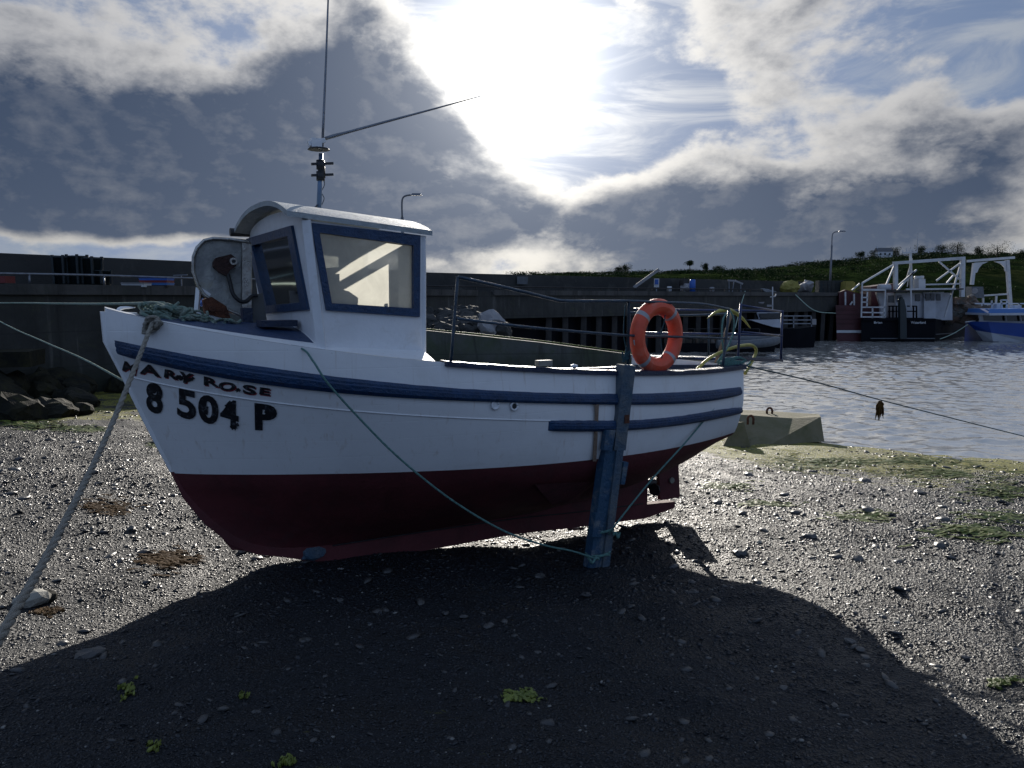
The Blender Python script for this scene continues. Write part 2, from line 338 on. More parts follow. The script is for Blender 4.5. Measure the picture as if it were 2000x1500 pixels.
def ground_mat():
    m=bpy.data.materials.new('wet_shingle_and_mud'); m.use_nodes=True; N=NT(m.node_tree)
    P=N.n('ShaderNodeNewGeometry').outputs['Position']
    vo=N.n('ShaderNodeTexVoronoi',{'Vector':P,'Scale':42.}); vo2=N.n('ShaderNodeTexVoronoi',{'Vector':P,'Scale':95.})
    big=N.noise(P,.55,6,.6,.5); mid=N.noise(P,2.2,7,.65,.4); fine=N.noise(P,26,6,.7)
    c=N.mix(N.ss(N.n('ShaderNodeSeparateColor',{0:vo.outputs['Color']}).outputs[0],.2,1.),(.002,.004,.007),(.009,.012,.017))
    c=N.mix(N.ss(mid,.45,.7),c,(.009,.009,.009))
    X=N.n('ShaderNodeSeparateXYZ',{0:P}).outputs
    # green weed grows thicker towards the water's edge and below the wall
    edge=N.m('ADD',N.m('MULTIPLY',N.ss(N.m('ADD',N.m('MULTIPLY',X[0],.6),N.m('MULTIPLY',X[1],1.)),11.5,19.),.26),N.m('MULTIPLY',N.ss(N.m('SUBTRACT',N.m('MULTIPLY',X[1],1.),N.m('MULTIPLY',X[0],.25)),13.,18.),.17))
    weed=N.ss(N.m('ADD',N.m('ADD',N.m('MULTIPLY',big,.5),N.m('MULTIPLY',N.noise(N.vm('MULTIPLY',P,(1,2.2,1)),3.4,8,.72,.6),.5)),edge),.63,.71)
    weed=N.m('MULTIPLY',weed,N.ss(fine,.36,.52))
    c=N.mix(weed,c,N.mix(N.ss(fine,.4,.6),(.10,.11,.015),(.27,.25,.045)))
    b=N.n('ShaderNodeBsdfPrincipled',{'Specular IOR Level':.30}); N.set(b,'Base Color',c)
    wet=N.ss(N.m('ADD',mid,N.m('MULTIPLY',N.ss(X[0],-1.,5.),.10)),.47,.60)
    N.set(b,'Roughness',N.m('ADD',N.m('SUBTRACT',.66,N.m('MULTIPLY',wet,.24)),N.m('MULTIPLY',weed,.25)))
    h=N.m('ADD',N.m('MULTIPLY',N.m('SUBTRACT',1.,vo.outputs['Distance']),.55),N.m('MULTIPLY',N.m('SUBTRACT',1.,vo2.outputs['Distance']),.25))
    h=N.m('ADD',h,N.m('MULTIPLY',fine,.5))
    h=N.m('MULTIPLY',h,N.m('SUBTRACT',1.0,N.m('MULTIPLY',N.m('MULTIPLY',wet,N.ss(X[0],0.,4.)),.35)))
    bp=N.n('ShaderNodeBump',{'Height':h,'Strength':1.,'Distance':.035}); N.set(b,'Normal',bp)
    o=N.n('ShaderNodeOutputMaterial'); N.t.links.new(b.outputs[0],o.inputs[0]); return m
M['ground']=ground_mat()
xs=np.concatenate([np.linspace(-60,-14,24)[:-1],np.linspace(-14,16,300),np.linspace(16,60,24)[1:]])
ys=np.concatenate([np.linspace(-12,1,14)[:-1],np.linspace(1,9,140)[:-1],np.linspace(9,24,130)[:-1],np.linspace(24,60,20)])
X,Y=np.meshgrid(xs,ys); Z=gz(X,Y)
near=(np.abs(X)<16)&(Y<24)
def hnoise(X,Y,s,seed):
    out=np.zeros(X.shape); fl=out.ravel(); xf=X.ravel(); yf=Y.ravel(); nr=near.ravel()
    for i in range(len(fl)):
        if nr[i]: fl[i]=mnoise.fractal((xf[i]*s,yf[i]*s,seed),.9,2.,5)
    return fl.reshape(X.shape)
HN=hnoise(X,Y,1.6,3.3); Z=Z+HN*.022
g=MB(); nx=len(xs); verts=np.stack([X.ravel(),Y.ravel(),Z.ravel()],1)
me=bpy.data.meshes.new('beach'); idx=np.arange(len(ys)*nx).reshape(len(ys),nx)
fc=np.stack([idx[:-1,:-1],idx[:-1,1:],idx[1:,1:],idx[1:,:-1]],-1).reshape(-1,4)
me.from_pydata(verts.tolist(),[],fc.tolist()); me.materials.append(M['ground']); me.polygons.foreach_set('use_smooth',[True]*len(fc)); me.update()
GX,GY,GZ=xs.copy(),ys.copy(),Z.copy()
def meshz(x,y):
    xs,ys,Z=GX,GY,GZ
    i=np.clip(np.searchsorted(xs,x)-1,0,len(xs)-2); j=np.clip(np.searchsorted(ys,y)-1,0,len(ys)-2); a=(x-xs[i])/(xs[i+1]-xs[i]); b=(y-ys[j])/(ys[j+1]-ys[j])
    return Z[j,i]*(1-a)*(1-b)+Z[j,i+1]*a*(1-b)+Z[j+1,i]*(1-a)*b+Z[j+1,i+1]*a*b
go=bpy.data.objects.new('beach',me); COL.objects.link(go); tag(go,kind='structure')
# far ground sheet out to the horizon (sea bed and land under everything)
MB().add([(-2500,-1500,-1.62),(2500,-1500,-1.62),(2500,3500,-1.62),(-2500,3500,-1.62)],[(0,1,2,3)]).build('seabed',M['dconcrete'])
bpy.data.objects['seabed']['kind']='structure'
def water_mat():
    m=bpy.data.materials.new('harbour_water'); m.use_nodes=True; N=NT(m.node_tree)
    P=N.n('ShaderNodeNewGeometry').outputs['Position']
    q=N.n('ShaderNodeVectorMath',{0:P,1:(.75,1.5,1)},operation='MULTIPLY').outputs[0]
    h=N.m('ADD',N.m('MULTIPLY',N.noise(q,1.1,4,.55,.6),1.0),N.m('MULTIPLY',N.noise(q,4.5,4,.6,.6),.22))
    b=N.n('ShaderNodeBsdfPrincipled',{'Base Color':(.68,.66,.61,1),'Metallic':.62,'Roughness':.10,'IOR':1.40,'Specular IOR Level':.6})
    bp=N.n('ShaderNodeBump',{'Height':h,'Strength':1.,'Distance':.012}); N.set(b,'Normal',bp)
    o=N.n('ShaderNodeOutputMaterial'); N.t.links.new(b.outputs[0],o.inputs[0]); return m
wx=np.concatenate([[-2000,-600,-120],np.linspace(-30,-8,60),np.linspace(-8,40,520)[1:],[120,600,2000]]); wy=[-800,-100,-5,6]
yy=11.
while yy<70: wy.append(yy); yy+=.05+.0032*(yy-8)
wy=np.array(wy+[90,140,230,500,3000]); WX,WY=np.meshgrid(wx,wy); WZ=np.zeros(WX.shape)
rw=np.random.default_rng(5); amp=np.clip((WY-10)/3,0,1)*np.clip((75-WY)/8,0,1)*np.clip((WX+31)/5,0,1)*np.clip((42-WX)/3,0,1)
px_=WX+.35*np.sin(WY*.7+1.1*np.sin(WX*.31)); py_=WY+.30*np.sin(WX*.9+1.3*np.sin(WY*.43))
for k_ in range(54):
    lam=.20*(1.3/.20)**rw.random(); th_=rw.normal(math.pi/2,.75); kk=2*math.pi/lam; WZ+=lam*.0070*np.sin(kk*(px_*math.cos(th_)+py_*math.sin(th_))+rw.uniform(0,6.3))*(.6+.4*np.sin(px_*rw.uniform(.1,.5)+py_*rw.uniform(.1,.5)+rw.uniform(0,6)))
WZ*=amp
nwx=len(wx); idw=np.arange(WX.size).reshape(WX.shape); fw=np.stack([idw[:-1,:-1],idw[:-1,1:],idw[1:,1:],idw[1:,:-1]],-1).reshape(-1,4)
me=bpy.data.meshes.new('harbour_water'); co=np.stack([WX.ravel(),WY.ravel(),WZ.ravel()],1); me.vertices.add(len(co)); me.vertices.foreach_set('co',co.ravel().astype(np.float32))
me.loops.add(fw.size); me.loops.foreach_set('vertex_index',fw.ravel().astype(np.int32)); me.polygons.add(len(fw)); me.polygons.foreach_set('loop_start',np.arange(0,fw.size,4,dtype=np.int32)); me.polygons.foreach_set('use_smooth',np.ones(len(fw),bool))
me.materials.append(water_mat()); me.update(calc_edges=True); wv=bpy.data.objects.new('harbour_water',me); COL.objects.link(wv); tag(wv,kind='structure')
# the land behind the camera keeps the water out
# ------------------------------------------------------------------ the beached boat, in its own frame: s aft, b towards the near side, z up
ANG=rad(31); BA=np.array([math.cos(ANG),math.sin(ANG),0]); BN=np.array([math.sin(ANG),-math.cos(ANG),0])
K0=at_z(630,1102,1.1); ST=-1.487; O0=np.array([K0[0],K0[1],0])+BA*ST
L=5.45
def BP(x,b,z): return O0+BA*x+BN*b+np.array([0,0,z])
def bsolve(px,py,bf):
    d=ray(px,py); x=1.; z=2.
    for _ in range(80):
        b=bf(x,z) if callable(bf) else bf
        A=np.array([[BA[0],-d[0]],[BA[1],-d[1]]]); rhs=-(O0[:2]-CAM[:2]+BN[:2]*b)
        x2,t=np.linalg.solve(A,rhs); x=.5*x+.5*min(max(x2,-1.),8.); z=ZC+t*d[2]
    return x,b,z
def fullness(x,x0,R,B,p,bt):
    t=np.clip((x-x0)/R,0,1); v=B*(1-(1-t)**2)**p
    ta=np.clip((x-(x0+R))/(L-(x0+R)),0,1); return np.maximum(v-(B-bt)*ta**2.1,0)+.035
stem=np.array([(0,3.186),(-.01,2.986),(.09,2.739),(.21,2.416),(.38,2.0),(.46,1.794),(.59,1.596),(.77,1.405),(.96,1.298),(1.2,1.239)])
def stem_x(z): return float(np.interp(-z,-stem[:,1],stem[:,0]))
def trace(pts,B,R,p,bt,x0):
    bf=lambda x,z: float(fullness(x,x0,R,B,p,bt))
    q=np.array([bsolve(a,b,bf) for a,b in pts]); return q
T_she=[(222,611),(240,612),(290,618),(380,638),(450,653),(540,673),(630,685),(700,693),(830,703),(1000,716),(1100,722),(1200,726),(1300,727),(1400,722),(1450,714)]
T_st=[(225,680),(267,688),(350,708),(430,721),(560,742),(680,754),(820,766),(1000,774),(1200,780),(1300,778),(1443,764)]
T_se=[(242,732),(330,752),(492,785),(680,801),(820,808),(1071,824),(1215,824),(1330,816),(1443,800)]
T_wl=[(345,925),(500,926),(700,925),(820,921),(1000,912),(1162,897),(1208,891),(1352,868),(1432,845)]
ROWP=[dict(B=1.03,R=2.6,p=.75,bt=.80),dict(B=1.05,R=2.7,p=.78,bt=.82),dict(B=1.05,R=2.8,p=.80,bt=.81),dict(B=.98,R=3.1,p=.86,bt=.72)]
rowz=[]
for T,rp,x0 in zip((T_she,T_st,T_se,T_wl),ROWP,(0,.0,.09,.38)):
    q=trace(T,rp['B'],rp['R'],rp['p'],rp['bt'],x0); rowz.append((np.polynomial.polynomial.polyfit(q[:,0],q[:,2],4),x0))
pv=np.polynomial.polynomial.polyval
def zr(x): return np.interp(x,[.6,.96,1.2,1.6,3.5,4.3,4.95,5.45],[1.40,1.31,1.275,1.25,1.24,1.33,1.50,1.74])
def row(i,x):
    "half breadth and height of row i at x"
    if i<4: c,x0=rowz[i]; return float(fullness(x,x0,**{k:ROWP[i][k] for k in('B','R','p','bt')}) if False else fullness(x,x0,ROWP[i]['R'],ROWP[i]['B'],ROWP[i]['p'],ROWP[i]['bt'])),float(pv(x,c))
    zw=float(pv(x,rowz[3][0])); f={4:.30,5:.62,6:.86,7:1.0}[i]; z=zw-f*(zw-float(zr(x)))
    B,R,p,bt,x0={4:(.86,3.3,.95,.60,.46),5:(.60,3.5,1.1,.40,.58),6:(.26,3.5,1.2,.16,.70),7:(.0,3.,1.,.0,.77)}[i]
    return float(fullness(x,x0,R,B,p,bt)),z
NX=44; NR=8
UU=[(j/(NX-1))**1.35 for j in range(NX)]
def rowpt(i,u):
    x0={0:0,1:0,2:.09,3:.38,4:.46,5:.59,6:.70,7:.77}[i]; x=x0+(L-x0)*u; b,z=row(i,x); return x,b,z
# fine rows by spline between the main ones
def hullrow(fi,u):
    i=min(int(fi),NR-2); t=fi-i; P=[np.array(rowpt(k,u)) for k in (max(i-1,0),i,i+1,min(i+2,NR-1))]
    return .5*((2*P[1])+(-P[0]+P[2])*t+(2*P[0]-5*P[1]+4*P[2]-P[3])*t*t+(-P[0]+3*P[1]-3*P[2]+P[3])*t**3)
def hullb(x,z):
    xi=min(max((x-HX0)/(HX1-HX0),0),1)*(HNX-1); zi=min(max((z-HZ0)/(HZ1-HZ0),0),1)*(HNZ-1); i=min(int(xi),HNX-2); j=min(int(zi),HNZ-2); a=xi-i; b=zi-j
    T=HTAB; return float(T[i,j]*(1-a)*(1-b)+T[i+1,j]*a*(1-b)+T[i,j+1]*(1-a)*b+T[i+1,j+1]*a*b)
HX0,HX1,HZ0,HZ1,HNX,HNZ=0.,L,1.2,3.25,220,220; HTAB=np.zeros((HNX,HNZ))
_R=[np.array([hullrow(k/4,u) for u in np.linspace(0,1,160)]) for k in range((NR-1)*4+1)]
for _i,_x in enumerate(np.linspace(HX0,HX1,HNX)):
    _z=[np.interp(_x,r[:,0],r[:,2]) for r in _R]; _b=[np.interp(_x,r[:,0],r[:,1]) for r in _R]
    HTAB[_i]=np.interp(np.linspace(HZ0,HZ1,HNZ),_z[::-1],_b[::-1])
def hp(px,py,off=.006):
    x,b,z=bsolve(px,py,lambda x,z: hullb(x,z)+off); return x,b,z
boat=thing('fishing_boat','white wooden fishing boat with blue stripes and dark red bottom, beached on the shingle','fishing boat',tuple(BP(2.7,0,1.0)))
def smooth_shell(side):
    mb=MB(); rows=[]; sub=4; fis=[k/sub for k in range(0,(NR-1)*sub+1)]
    for fi in fis: rows.append([BP(*(lambda q:(q[0],side*q[1],q[2]-(.13*min(1,max(0,(q[0]-1.6)/.8))*max(0,1-fi/2) if side<0 else 0)))(hullrow(fi,u))) for u in UU])
    wl=3*sub
    mb.grid(rows,mif=lambda i,j:0 if i<wl else 1,flip=(side<0)); return mb
hm=smooth_shell(1); h2=smooth_shell(-1); hm.add(h2.v,h2.f); hm.mi=hm.mi[:len(h2.f)]+h2.mi; hm.sm=[True]*len(hm.f)
# transom
tr=[hullrow(k/4,1.0) for k in range(0,(NR-1)*4+1)]
for a_,b_ in zip(tr[:-1],tr[1:]):
    k=tr.index(a_) if False else 0
for k in range(len(tr)-1):
    a_,b_=tr[k],tr[k+1]; hm.add([BP(L,a_[1],a_[2]),BP(L,b_[1],b_[2]),BP(L,-b_[1],b_[2]),BP(L,-a_[1],a_[2])],[(0,1,2,3)],0 if k<12 else 1)
hull=hm.build('hull',[M['white'],M['red']],boat)
# stem and keel
def plate(name,poly,th,m,parent=boat): 
    mb=MB().prism([BP(x,0,z) for x,z in poly],BN*th); return mb.build(name,m,parent)
ZW0=2.02
stemw=[(x,z) for x,z in stem if z>ZW0]+[(stem_x(ZW0),ZW0)]
plate('stem_post',[(-.03,3.20)]+[(x-.012,z) for x,z in stemw[1:]]+[(stemw[-1][0]+.14,ZW0),(.36,2.42),(.24,2.72),(.20,3.19)],.085,M['white'])
kp=[(.365,ZW0),(.45,1.794),(.58,1.596),(.76,1.400),(.96,1.288),(1.2,1.222),(1.36,1.160),(1.49,1.095)]
for q in [(800,1077),(1000,1041),(1144,1025),(1256,1010),(1312,990)]: x,b,z=bsolve(*q,0.); kp.append((x,z))
x,_,z=bsolve(1312,978,0.); kp.append((x,z)); x,_,z=bsolve(1258,983,0.); kp.append((x,z)); xa,_,za=bsolve(1261,918,0.); kp.append((xa,za)); kp+=[(4.9,1.56),(4.2,1.40),(3.3,1.32),(1.6,1.33),(1.2,1.36),(1.0,1.42),(.85,1.56),(.72,1.8),(.6,ZW0)]
keel=plate('keel',kp,.095,M['red'])
# worn grey patch at the keel's forefoot
x,b,z=bsolve(612,1082,.05); MB().ico(BP(x,.045,z),(.10,.03,.06),2,.18,5,rz=ANG).build('keel_scar',M['gpost'],boat)
# crease board of the keel along its length
seam=[]
for q in [(650,1066),(800,1043),(1000,1014),(1130,1000),(1256,984)]: x,b,z=bsolve(*q,.06); seam.append(BP(x,.055,z))
MB().tube(crom(seam),.006,5).build('keel_seam',M['black'],boat)
def cb(name,pts,b,th,m,parent=boat):
    P=[BP(*( (lambda q:(q[0],b,q[2]))(bsolve(px,py,b)) )) for px,py in pts]
    return MB().prism(P,BN*th).build(name,m,parent)
rud=cb('rudder',[(1284,922),(1322,906),(1325,970),(1287,976)],.0,.05,M['red'])
x,b,z=bsolve(1311,938,.03); MB().tube([BP(x,.028,z),BP(x,.05,z)],[.035,.030],14).build('anode',M['pstone'],boat)
x,b,z=bsolve(1303,920,0.); MB().tube([BP(x-.03,0,z-.02),BP(x-.02,0,z+.45)],.025).build('rudder_stock',M['steel'],boat)
# propeller: hub and three blades
xp,_,zp=bsolve(1270,943,0.)
pr=MB().tube([BP(xp-.10,0,zp),BP(xp-.02,0,zp),BP(xp+.06,0,zp),BP(xp+.09,0,zp)],[.03,.04,.035,.01],10)
for k in range(3):
    a=rad(80+120*k); c,s_=math.cos(a),math.sin(a); R_=.165
    poly=[]
    for q in range(9):
        tt=q/8*2*math.pi; rr=.09+.075*math.cos(tt); ww=.06*math.sin(tt)
        poly.append(BP(xp+ww*.5,c*rr+ -s_*ww*.85,zp+s_*rr+c*ww*.85))
    pr.prism(poly,BA*.012)
pr.build('propeller',M['black'],boat)
# rubbing plank on the bilge
pl=[]
def surf(px,py,off): x,b,z=hp(px,py,off); return BP(x,b,z)
pl_t=[(1044,946),(1100,943),(1160,941),(1211,943)]; pl_b=[(1078,986),(1110,981),(1160,976),(1200,967)]
mb=MB(); rows=[[surf(*p,-.01) for p in pl_t],[surf(*p,.05) for p in pl_t],[surf(*p,.06) for p in pl_b],[surf(*p,-.01) for p in pl_b]]
mb.grid(rows,sm=False,flip=True); mb.add([r[0] for r in rows],[(0,1,2,3)]).add([r[-1] for r in rows],[(3,2,1,0)]); mb.build('bilge_plank',mat('scuffed_red_plank',(.13,.035,.04),.8,var=.4,vscale=9,bump=.6),boat)
# strakes -----------------------------------------------------------
def strake(name,top,bot,th,m):
    tt=[np.array(hp(*p,0)) for p in top]; bb=[np.array(hp(*p,0)) for p in bot]
    ct=np.polynomial.polynomial.polyfit([p[0] for p in tt],[p[2] for p in tt],4); c2=np.polynomial.polynomial.polyfit([p[0] for p in bb],[p[2] for p in bb],4)
    x0=min(tt[0][0],bb[0][0]); x1=max(tt[-1][0],bb[-1][0]); x1=min(x1,L)
    for side in (1,-1):
        mb=MB(); N=60; rows=[[] for _ in range(8)]; RR=random.Random(3)
        for k in range(N+1):
            x=x0+(x1-x0)*k/N; zt=float(pv(x,ct))+RR.uniform(-.002,.002); zb=float(pv(x,c2))
            e=min(1,k/1.2) if k<2 else 1
            prof=[(zt,-.01),(zt,th*.55*e),(zt-.20*(zt-zb),th*.8*e),(zt-.34*(zt-zb),th*.82*e),(zt-.42*(zt-zb),th*e),(zb+.25*(zt-zb),th*e),(zb,th*.6*e),(zb,-.01)]
            for i,(z_,o_) in enumerate(prof): rows[i].append(BP(x,side*(hullb(x,z_)+o_),z_))
        mb.grid(rows,sm=False,flip=side>0)
        mb.add([r[0] for r in rows],[tuple(range(8))]).add([r[-1] for r in rows],[tuple(reversed(range(8)))])
        mb.build(name,m,boat)
strake('rubbing_strake',[(222,665),(300,679),(430,702),(580,727),(680,739),(820,752),(1000,764),(1200,769),(1330,766),(1443,756)],[(226,690),(267,702),(430,740),(560,755),(680,767),(820,779),(1000,786),(1200,790),(1330,787),(1443,771)],.045,M['blue'])
strake('rubbing_strake',[(1072,821),(1140,821),(1215,821),(1330,812),(1443,796)],[(1072,841),(1140,842),(1215,840),(1330,829),(1443,807)],.045,M['blue'])
# fine plank seam
for side in (1,-1):
    pts=[]
    for k in range(50):
        x=.12+(3.15-.12)*k/49; c=rowz[2][0]; z_=float(pv(x,c)); pts.append(BP(x,side*(hullb(x,z_)+.002),z_))
    MB().tube(pts,.0055,5).build('plank_seam',M['white'],boat)
# portholes / skin fittings
for nm,(px,py),m2 in (('skin_fitting',(966,791),M['cabin']),('skin_fitting',(1003,793),M['black'])):
    x,b,z=hp(px,py,0); f_=MB(); ring=[BP(x+.030*math.cos(t*math.pi/8),b+.012,z+.030*math.sin(t*math.pi/8)) for t in range(17)]
    f_.tube(ring,.009,6); o=f_.build(nm,M['cabin'],boat)
    MB().tube([BP(x,b-.02,z),BP(x,b+.010,z)],.024,14).build('outlet',m2,o)
# ---------------- deck, bulwark, cockpit
XW=2.0  # aft end of the cabin
def she(x): return row(0,x)
dk=MB(); rows=[]
for k in range(24):
    x=.0+2.05*k/23; b,z=she(x); r_=[]; zc=max(z+.01,3.19-.085*x)
    for j in range(-8,9):
        t=j/8; bb=t*(b-.0); r_.append(BP(x,bb,z+.002+(zc-z)*(1-t*t)))
    rows.append(r_)
dk.grid(rows,mif=lambda i,j:1 if (1<=j<=14) and 1<i<=13 else 0); dk.build('foredeck',[M['white'],M['deck']],boat)
# stem head cap and toe rail

def far(x,side): return 0. if side>0 else .13*min(1,max(0,(x-1.6)/.8))
ib=MB()
for side in (1,-1):
    o_=[];i_=[];f0_=[]
    for k in range(30):
        x=1.95+(L-1.95)*k/29; b,z=she(x); z-=far(x,side); o_.append(BP(x,side*(b-.045),z)); f0_.append(BP(x,side*(b-.10),2.28))
    ib.grid([o_,f0_],sm=True,flip=side<0)
b,z=she(L); ib.add([BP(L-.05,b-.045,z),BP(L-.05,-(b-.045),z),BP(L-.05,-(b-.1),2.28),BP(L-.05,b-.1,2.28)],[(0,1,2,3)])
ib.build('inner_bulwark',M['cabin'],boat)
fl=MB(); fl.grid([[BP(x,-hullb(x,2.26)+.06,2.29) for x in np.linspace(1.2,L-.04,20)],[BP(x,hullb(x,2.26)-.06,2.29) for x in np.linspace(1.2,L-.04,20)]]); fl.build('cockpit_sole',M['deck'],boat)
cap=MB()
for side in (1,-1):
    R=[[],[],[],[]]
    for k in range(46):
        x=2.12+(L+.02-2.12)*k/45; b,z=she(min(x,L)); z-=far(x,side); b+=.03; rr=random.Random(k).uniform(-.0025,.0025)
        for i,(bb,zz_) in enumerate(((b,z-.028),(b,z+.010+rr),(b-.11,z+.012+rr),(b-.11,z-.02))): R[i].append(BP(x,side*bb,zz_))
    cap.grid(R,sm=False,flip=side>0); cap.add([r[0] for r in R],[(0,1,2,3)])
b,z=she(L); cap.prism([BP(L+.025,-b-.03,z-.009-far(L,-1)),BP(L+.025,b+.03,z-.009),BP(L-.09,b+.03,z-.009),BP(L-.09,-b-.03,z-.009-far(L,-1))],(0,0,.045))
cap.build('gunwale_capping',M['dblue'],boat)
# cockpit contents: engine box and thwart, small things on the capping
MB().box(tuple(BP(3.6,0,2.43)),(.9,.6,.28),ANG).build('engine_box',M['cabin'],boat)
x,b,z=bsolve(1062,709,.98); MB().box(tuple(BP(x,b,z)),(.13,.06,.045),ANG).build('white_block',M['pstone'],boat)
x,b,z=bsolve(1121,715,.98); MB().ico(tuple(BP(x,b,z)),(.035,.03,.02),1,.1,2).build('cleat',M['cabin'],boat)
# ---------------- cabin
bw=.80
def cp(px,py,b=bw): x,_,z=bsolve(px,py,b); return x,z
A_t=cp(597,430); A_b=cp(628,690); R_t=cp(827,461); R_b=cp(827,702)
def panel(name,outer,inner,nrm,th,m,parent,extra=None):
    "flat wall with one opening; outer and inner are 4 world points in the same order"
    n_=Vector(nrm).normalized()*th/2; mb=MB(); o=[Vector(p) for p in outer]; i=[Vector(p) for p in inner]
    vs=[p+n_ for p in o]+[p+n_ for p in i]+[p-n_ for p in o]+[p-n_ for p in i]; fs=[]
    for k in range(4):
        q=(k+1)%4; fs+=[(k,q,4+q,4+k),(8+q,8+k,12+k,12+q),(k,8+k,8+q,q),(4+k,4+q,12+q,12+k)]
    mb.add(vs,fs); return mb.build(name,m,parent)
def SP(q,b): return BP(q[0],b,q[1])
ow=[(605,436),(817,460),(816,619),(634,606)]; iw=[(621,455),(804,480),(804,602),(645,592)]
wall_o=[A_t,R_t,R_b,A_b]
for side in (1,-1):
    wi=[cp(*p) for p in ow]; gi=[cp(*p) for p in iw]
    w=panel('cabin_side',[SP(q,side*bw) for q in wall_o],[SP(q,side*bw) for q in wi],BN,.04,M['cabin'],boat)
    fr_=panel('window_frame',[SP(q,side*(bw+.012)) for q in wi],[SP(q,side*(bw+.012)) for q in gi],BN,.055,M['blue'],w)
    MB().add([SP(q,side*bw) for q in gi],[(0,1,2,3)]).build('window_pane',M['glass'],w)
# front, raked so that the top leans forward
fn=Vector(BP(A_t[0],0,A_t[1]))-Vector(BP(A_b[0],0,A_b[1])); nrmF=fn.cross(Vector(BN)).normalized()
if nrmF.dot(Vector(-BA))<0: nrmF=-nrmF
p0=Vector(BP(A_b[0],0,A_b[1]))
def onF(px,py):
    d=Vector(ray(px,py)); t=(p0-Vector(CAM)).dot(nrmF)/d.dot(nrmF); return Vector(CAM)+d*t
def f2(p): # to (b,h) on the face
    v=p-p0; return v.dot(Vector(BN)),v.dot(fn.normalized())
def F(b,h): return p0+Vector(BN)*b+fn.normalized()*h
Ht=fn.length
fo=[f2(onF(*p)) for p in [(490,466),(579,440),(611,604),(524,611)]]; gi_=[f2(onF(*p)) for p in [(501,479),(572,460),(596,590),(530,596)]]
print('front face b,h',[tuple(round(v,2) for v in q) for q in fo],'H',Ht,'A_b',A_b,'A_t',A_t,'R',R_t,R_b)
wf=panel('cabin_front',[F(-bw,Ht),F(bw,Ht),F(bw,-.06),F(-bw,-.06)],[F(*q) for q in fo],nrmF,.04,M['cabin'],boat)
o2=[Vector(F(*q))+nrmF*.014 for q in fo]; i2=[Vector(F(*q))+nrmF*.014 for q in gi_]
panel('window_frame',o2,i2,nrmF,.055,M['blue'],wf); MB().add([F(*q) for q in gi_],[(0,1,2,3)]).build('window_pane',M['glass2'],wf)
# arched head above the front window
hd=MB(); arc=[(bw*math.cos(math.pi*k/12),Ht+.11*math.sin(math.pi*k/12)) for k in range(13)]
hd.prism([F(b,h) for b,h in arc],nrmF*.038); hd.build('cabin_front_head',M['cabin'],boat)
# aft bulkhead with door opening
ab=panel('cabin_aft',[BP(R_t[0]-.02,-bw+.02,R_t[1]),BP(R_t[0]-.02,bw-.02,R_t[1]),BP(R_b[0]-.02,bw-.02,2.3),BP(R_b[0]-.02,-bw+.02,2.3)],[BP(R_t[0]-.02,-.35,R_t[1]-.06),BP(R_t[0]-.02,.40,R_t[1]-.06),BP(R_b[0]-.02,.40,2.34),BP(R_b[0]-.02,-.35,2.34)],BA,.03,M['cabin'],boat)
# corner posts
MB().bar(BP(A_b[0]+.01,bw+.004,A_b[1]),BP(A_t[0]+.01,bw+.004,A_t[1]),.075,.06).build('corner_post',M['cabin'],boat)
MB().bar(BP(R_b[0]-.01,bw+.006,R_b[1]),BP(R_t[0]-.01,bw+.006,R_t[1]),.035,.05).build('corner_post',M['cabin'],boat)
# roof
rf=MB(); xs_=np.linspace(A_t[0]-.14,R_t[0]+.05,12); th=.036; zT=(A_t[1]+R_t[1])/2
def rz(x,t): return A_t[1]+(R_t[1]-A_t[1])*(x-A_t[0])/(R_t[0]-A_t[0])+.005+.13*(1-abs(t)**2.5)
top=[[BP(x,t*(bw+.05),rz(x,t)+th) for t in np.linspace(-1,1,25)] for x in xs_]; bot=[[BP(x,t*(bw+.05),rz(x,t)) for t in np.linspace(-1,1,25)] for x in xs_]
rf.grid(top); rf.grid(bot,flip=True)
for a_,b_,fl_ in ((top[0],bot[0],0),(top[-1],bot[-1],1)): rf.grid([a_,b_],sm=False,flip=not fl_)
rf.grid([[r[0] for r in top],[r[0] for r in bot]],sm=False); rf.grid([[r[-1] for r in top],[r[-1] for r in bot]],sm=False,flip=True)
roof=rf.build('cabin_roof',mat('weathered_roof_paint',(.36,.40,.41),.6,col2=(.26,.30,.32),vscale=7,dirt=(.14,.15,.13),dscale=12,damt=.5,bump=.6,bscale=40),boat)
MB().tube([BP(A_t[0]-.17,-bw-.06,A_t[1]+.03),BP(A_t[0]+.05,-bw-.06,A_t[1]+.03)],.035,12).build('roof_float',M['black'],roof)
# cabin interior: seat back, instrument box, tiller lever
MB().prism([BP(*bsolve(a,b_,.45)) for a,b_ in ((634,524),(660,522),(662,600),(640,600))],BN*.35).prism([BP(*bsolve(a,b_,.30)) for a,b_ in ((655,548),(663,533),(690,540),(707,552),(704,598),(652,596))],BN*.3).build('dash_box',M['seatm'],boat)
MB().box(tuple(BP(A_b[0]+.25,0,z-.28)),(.5,1.4,.03),ANG).build('dash_shelf',M['seatm'],boat)
x,z=cp(782,575,.2); MB().tube([BP(x,.2,z-.35),BP(x,.2,z+.13)],.013).build('lever',M['black'],boat)
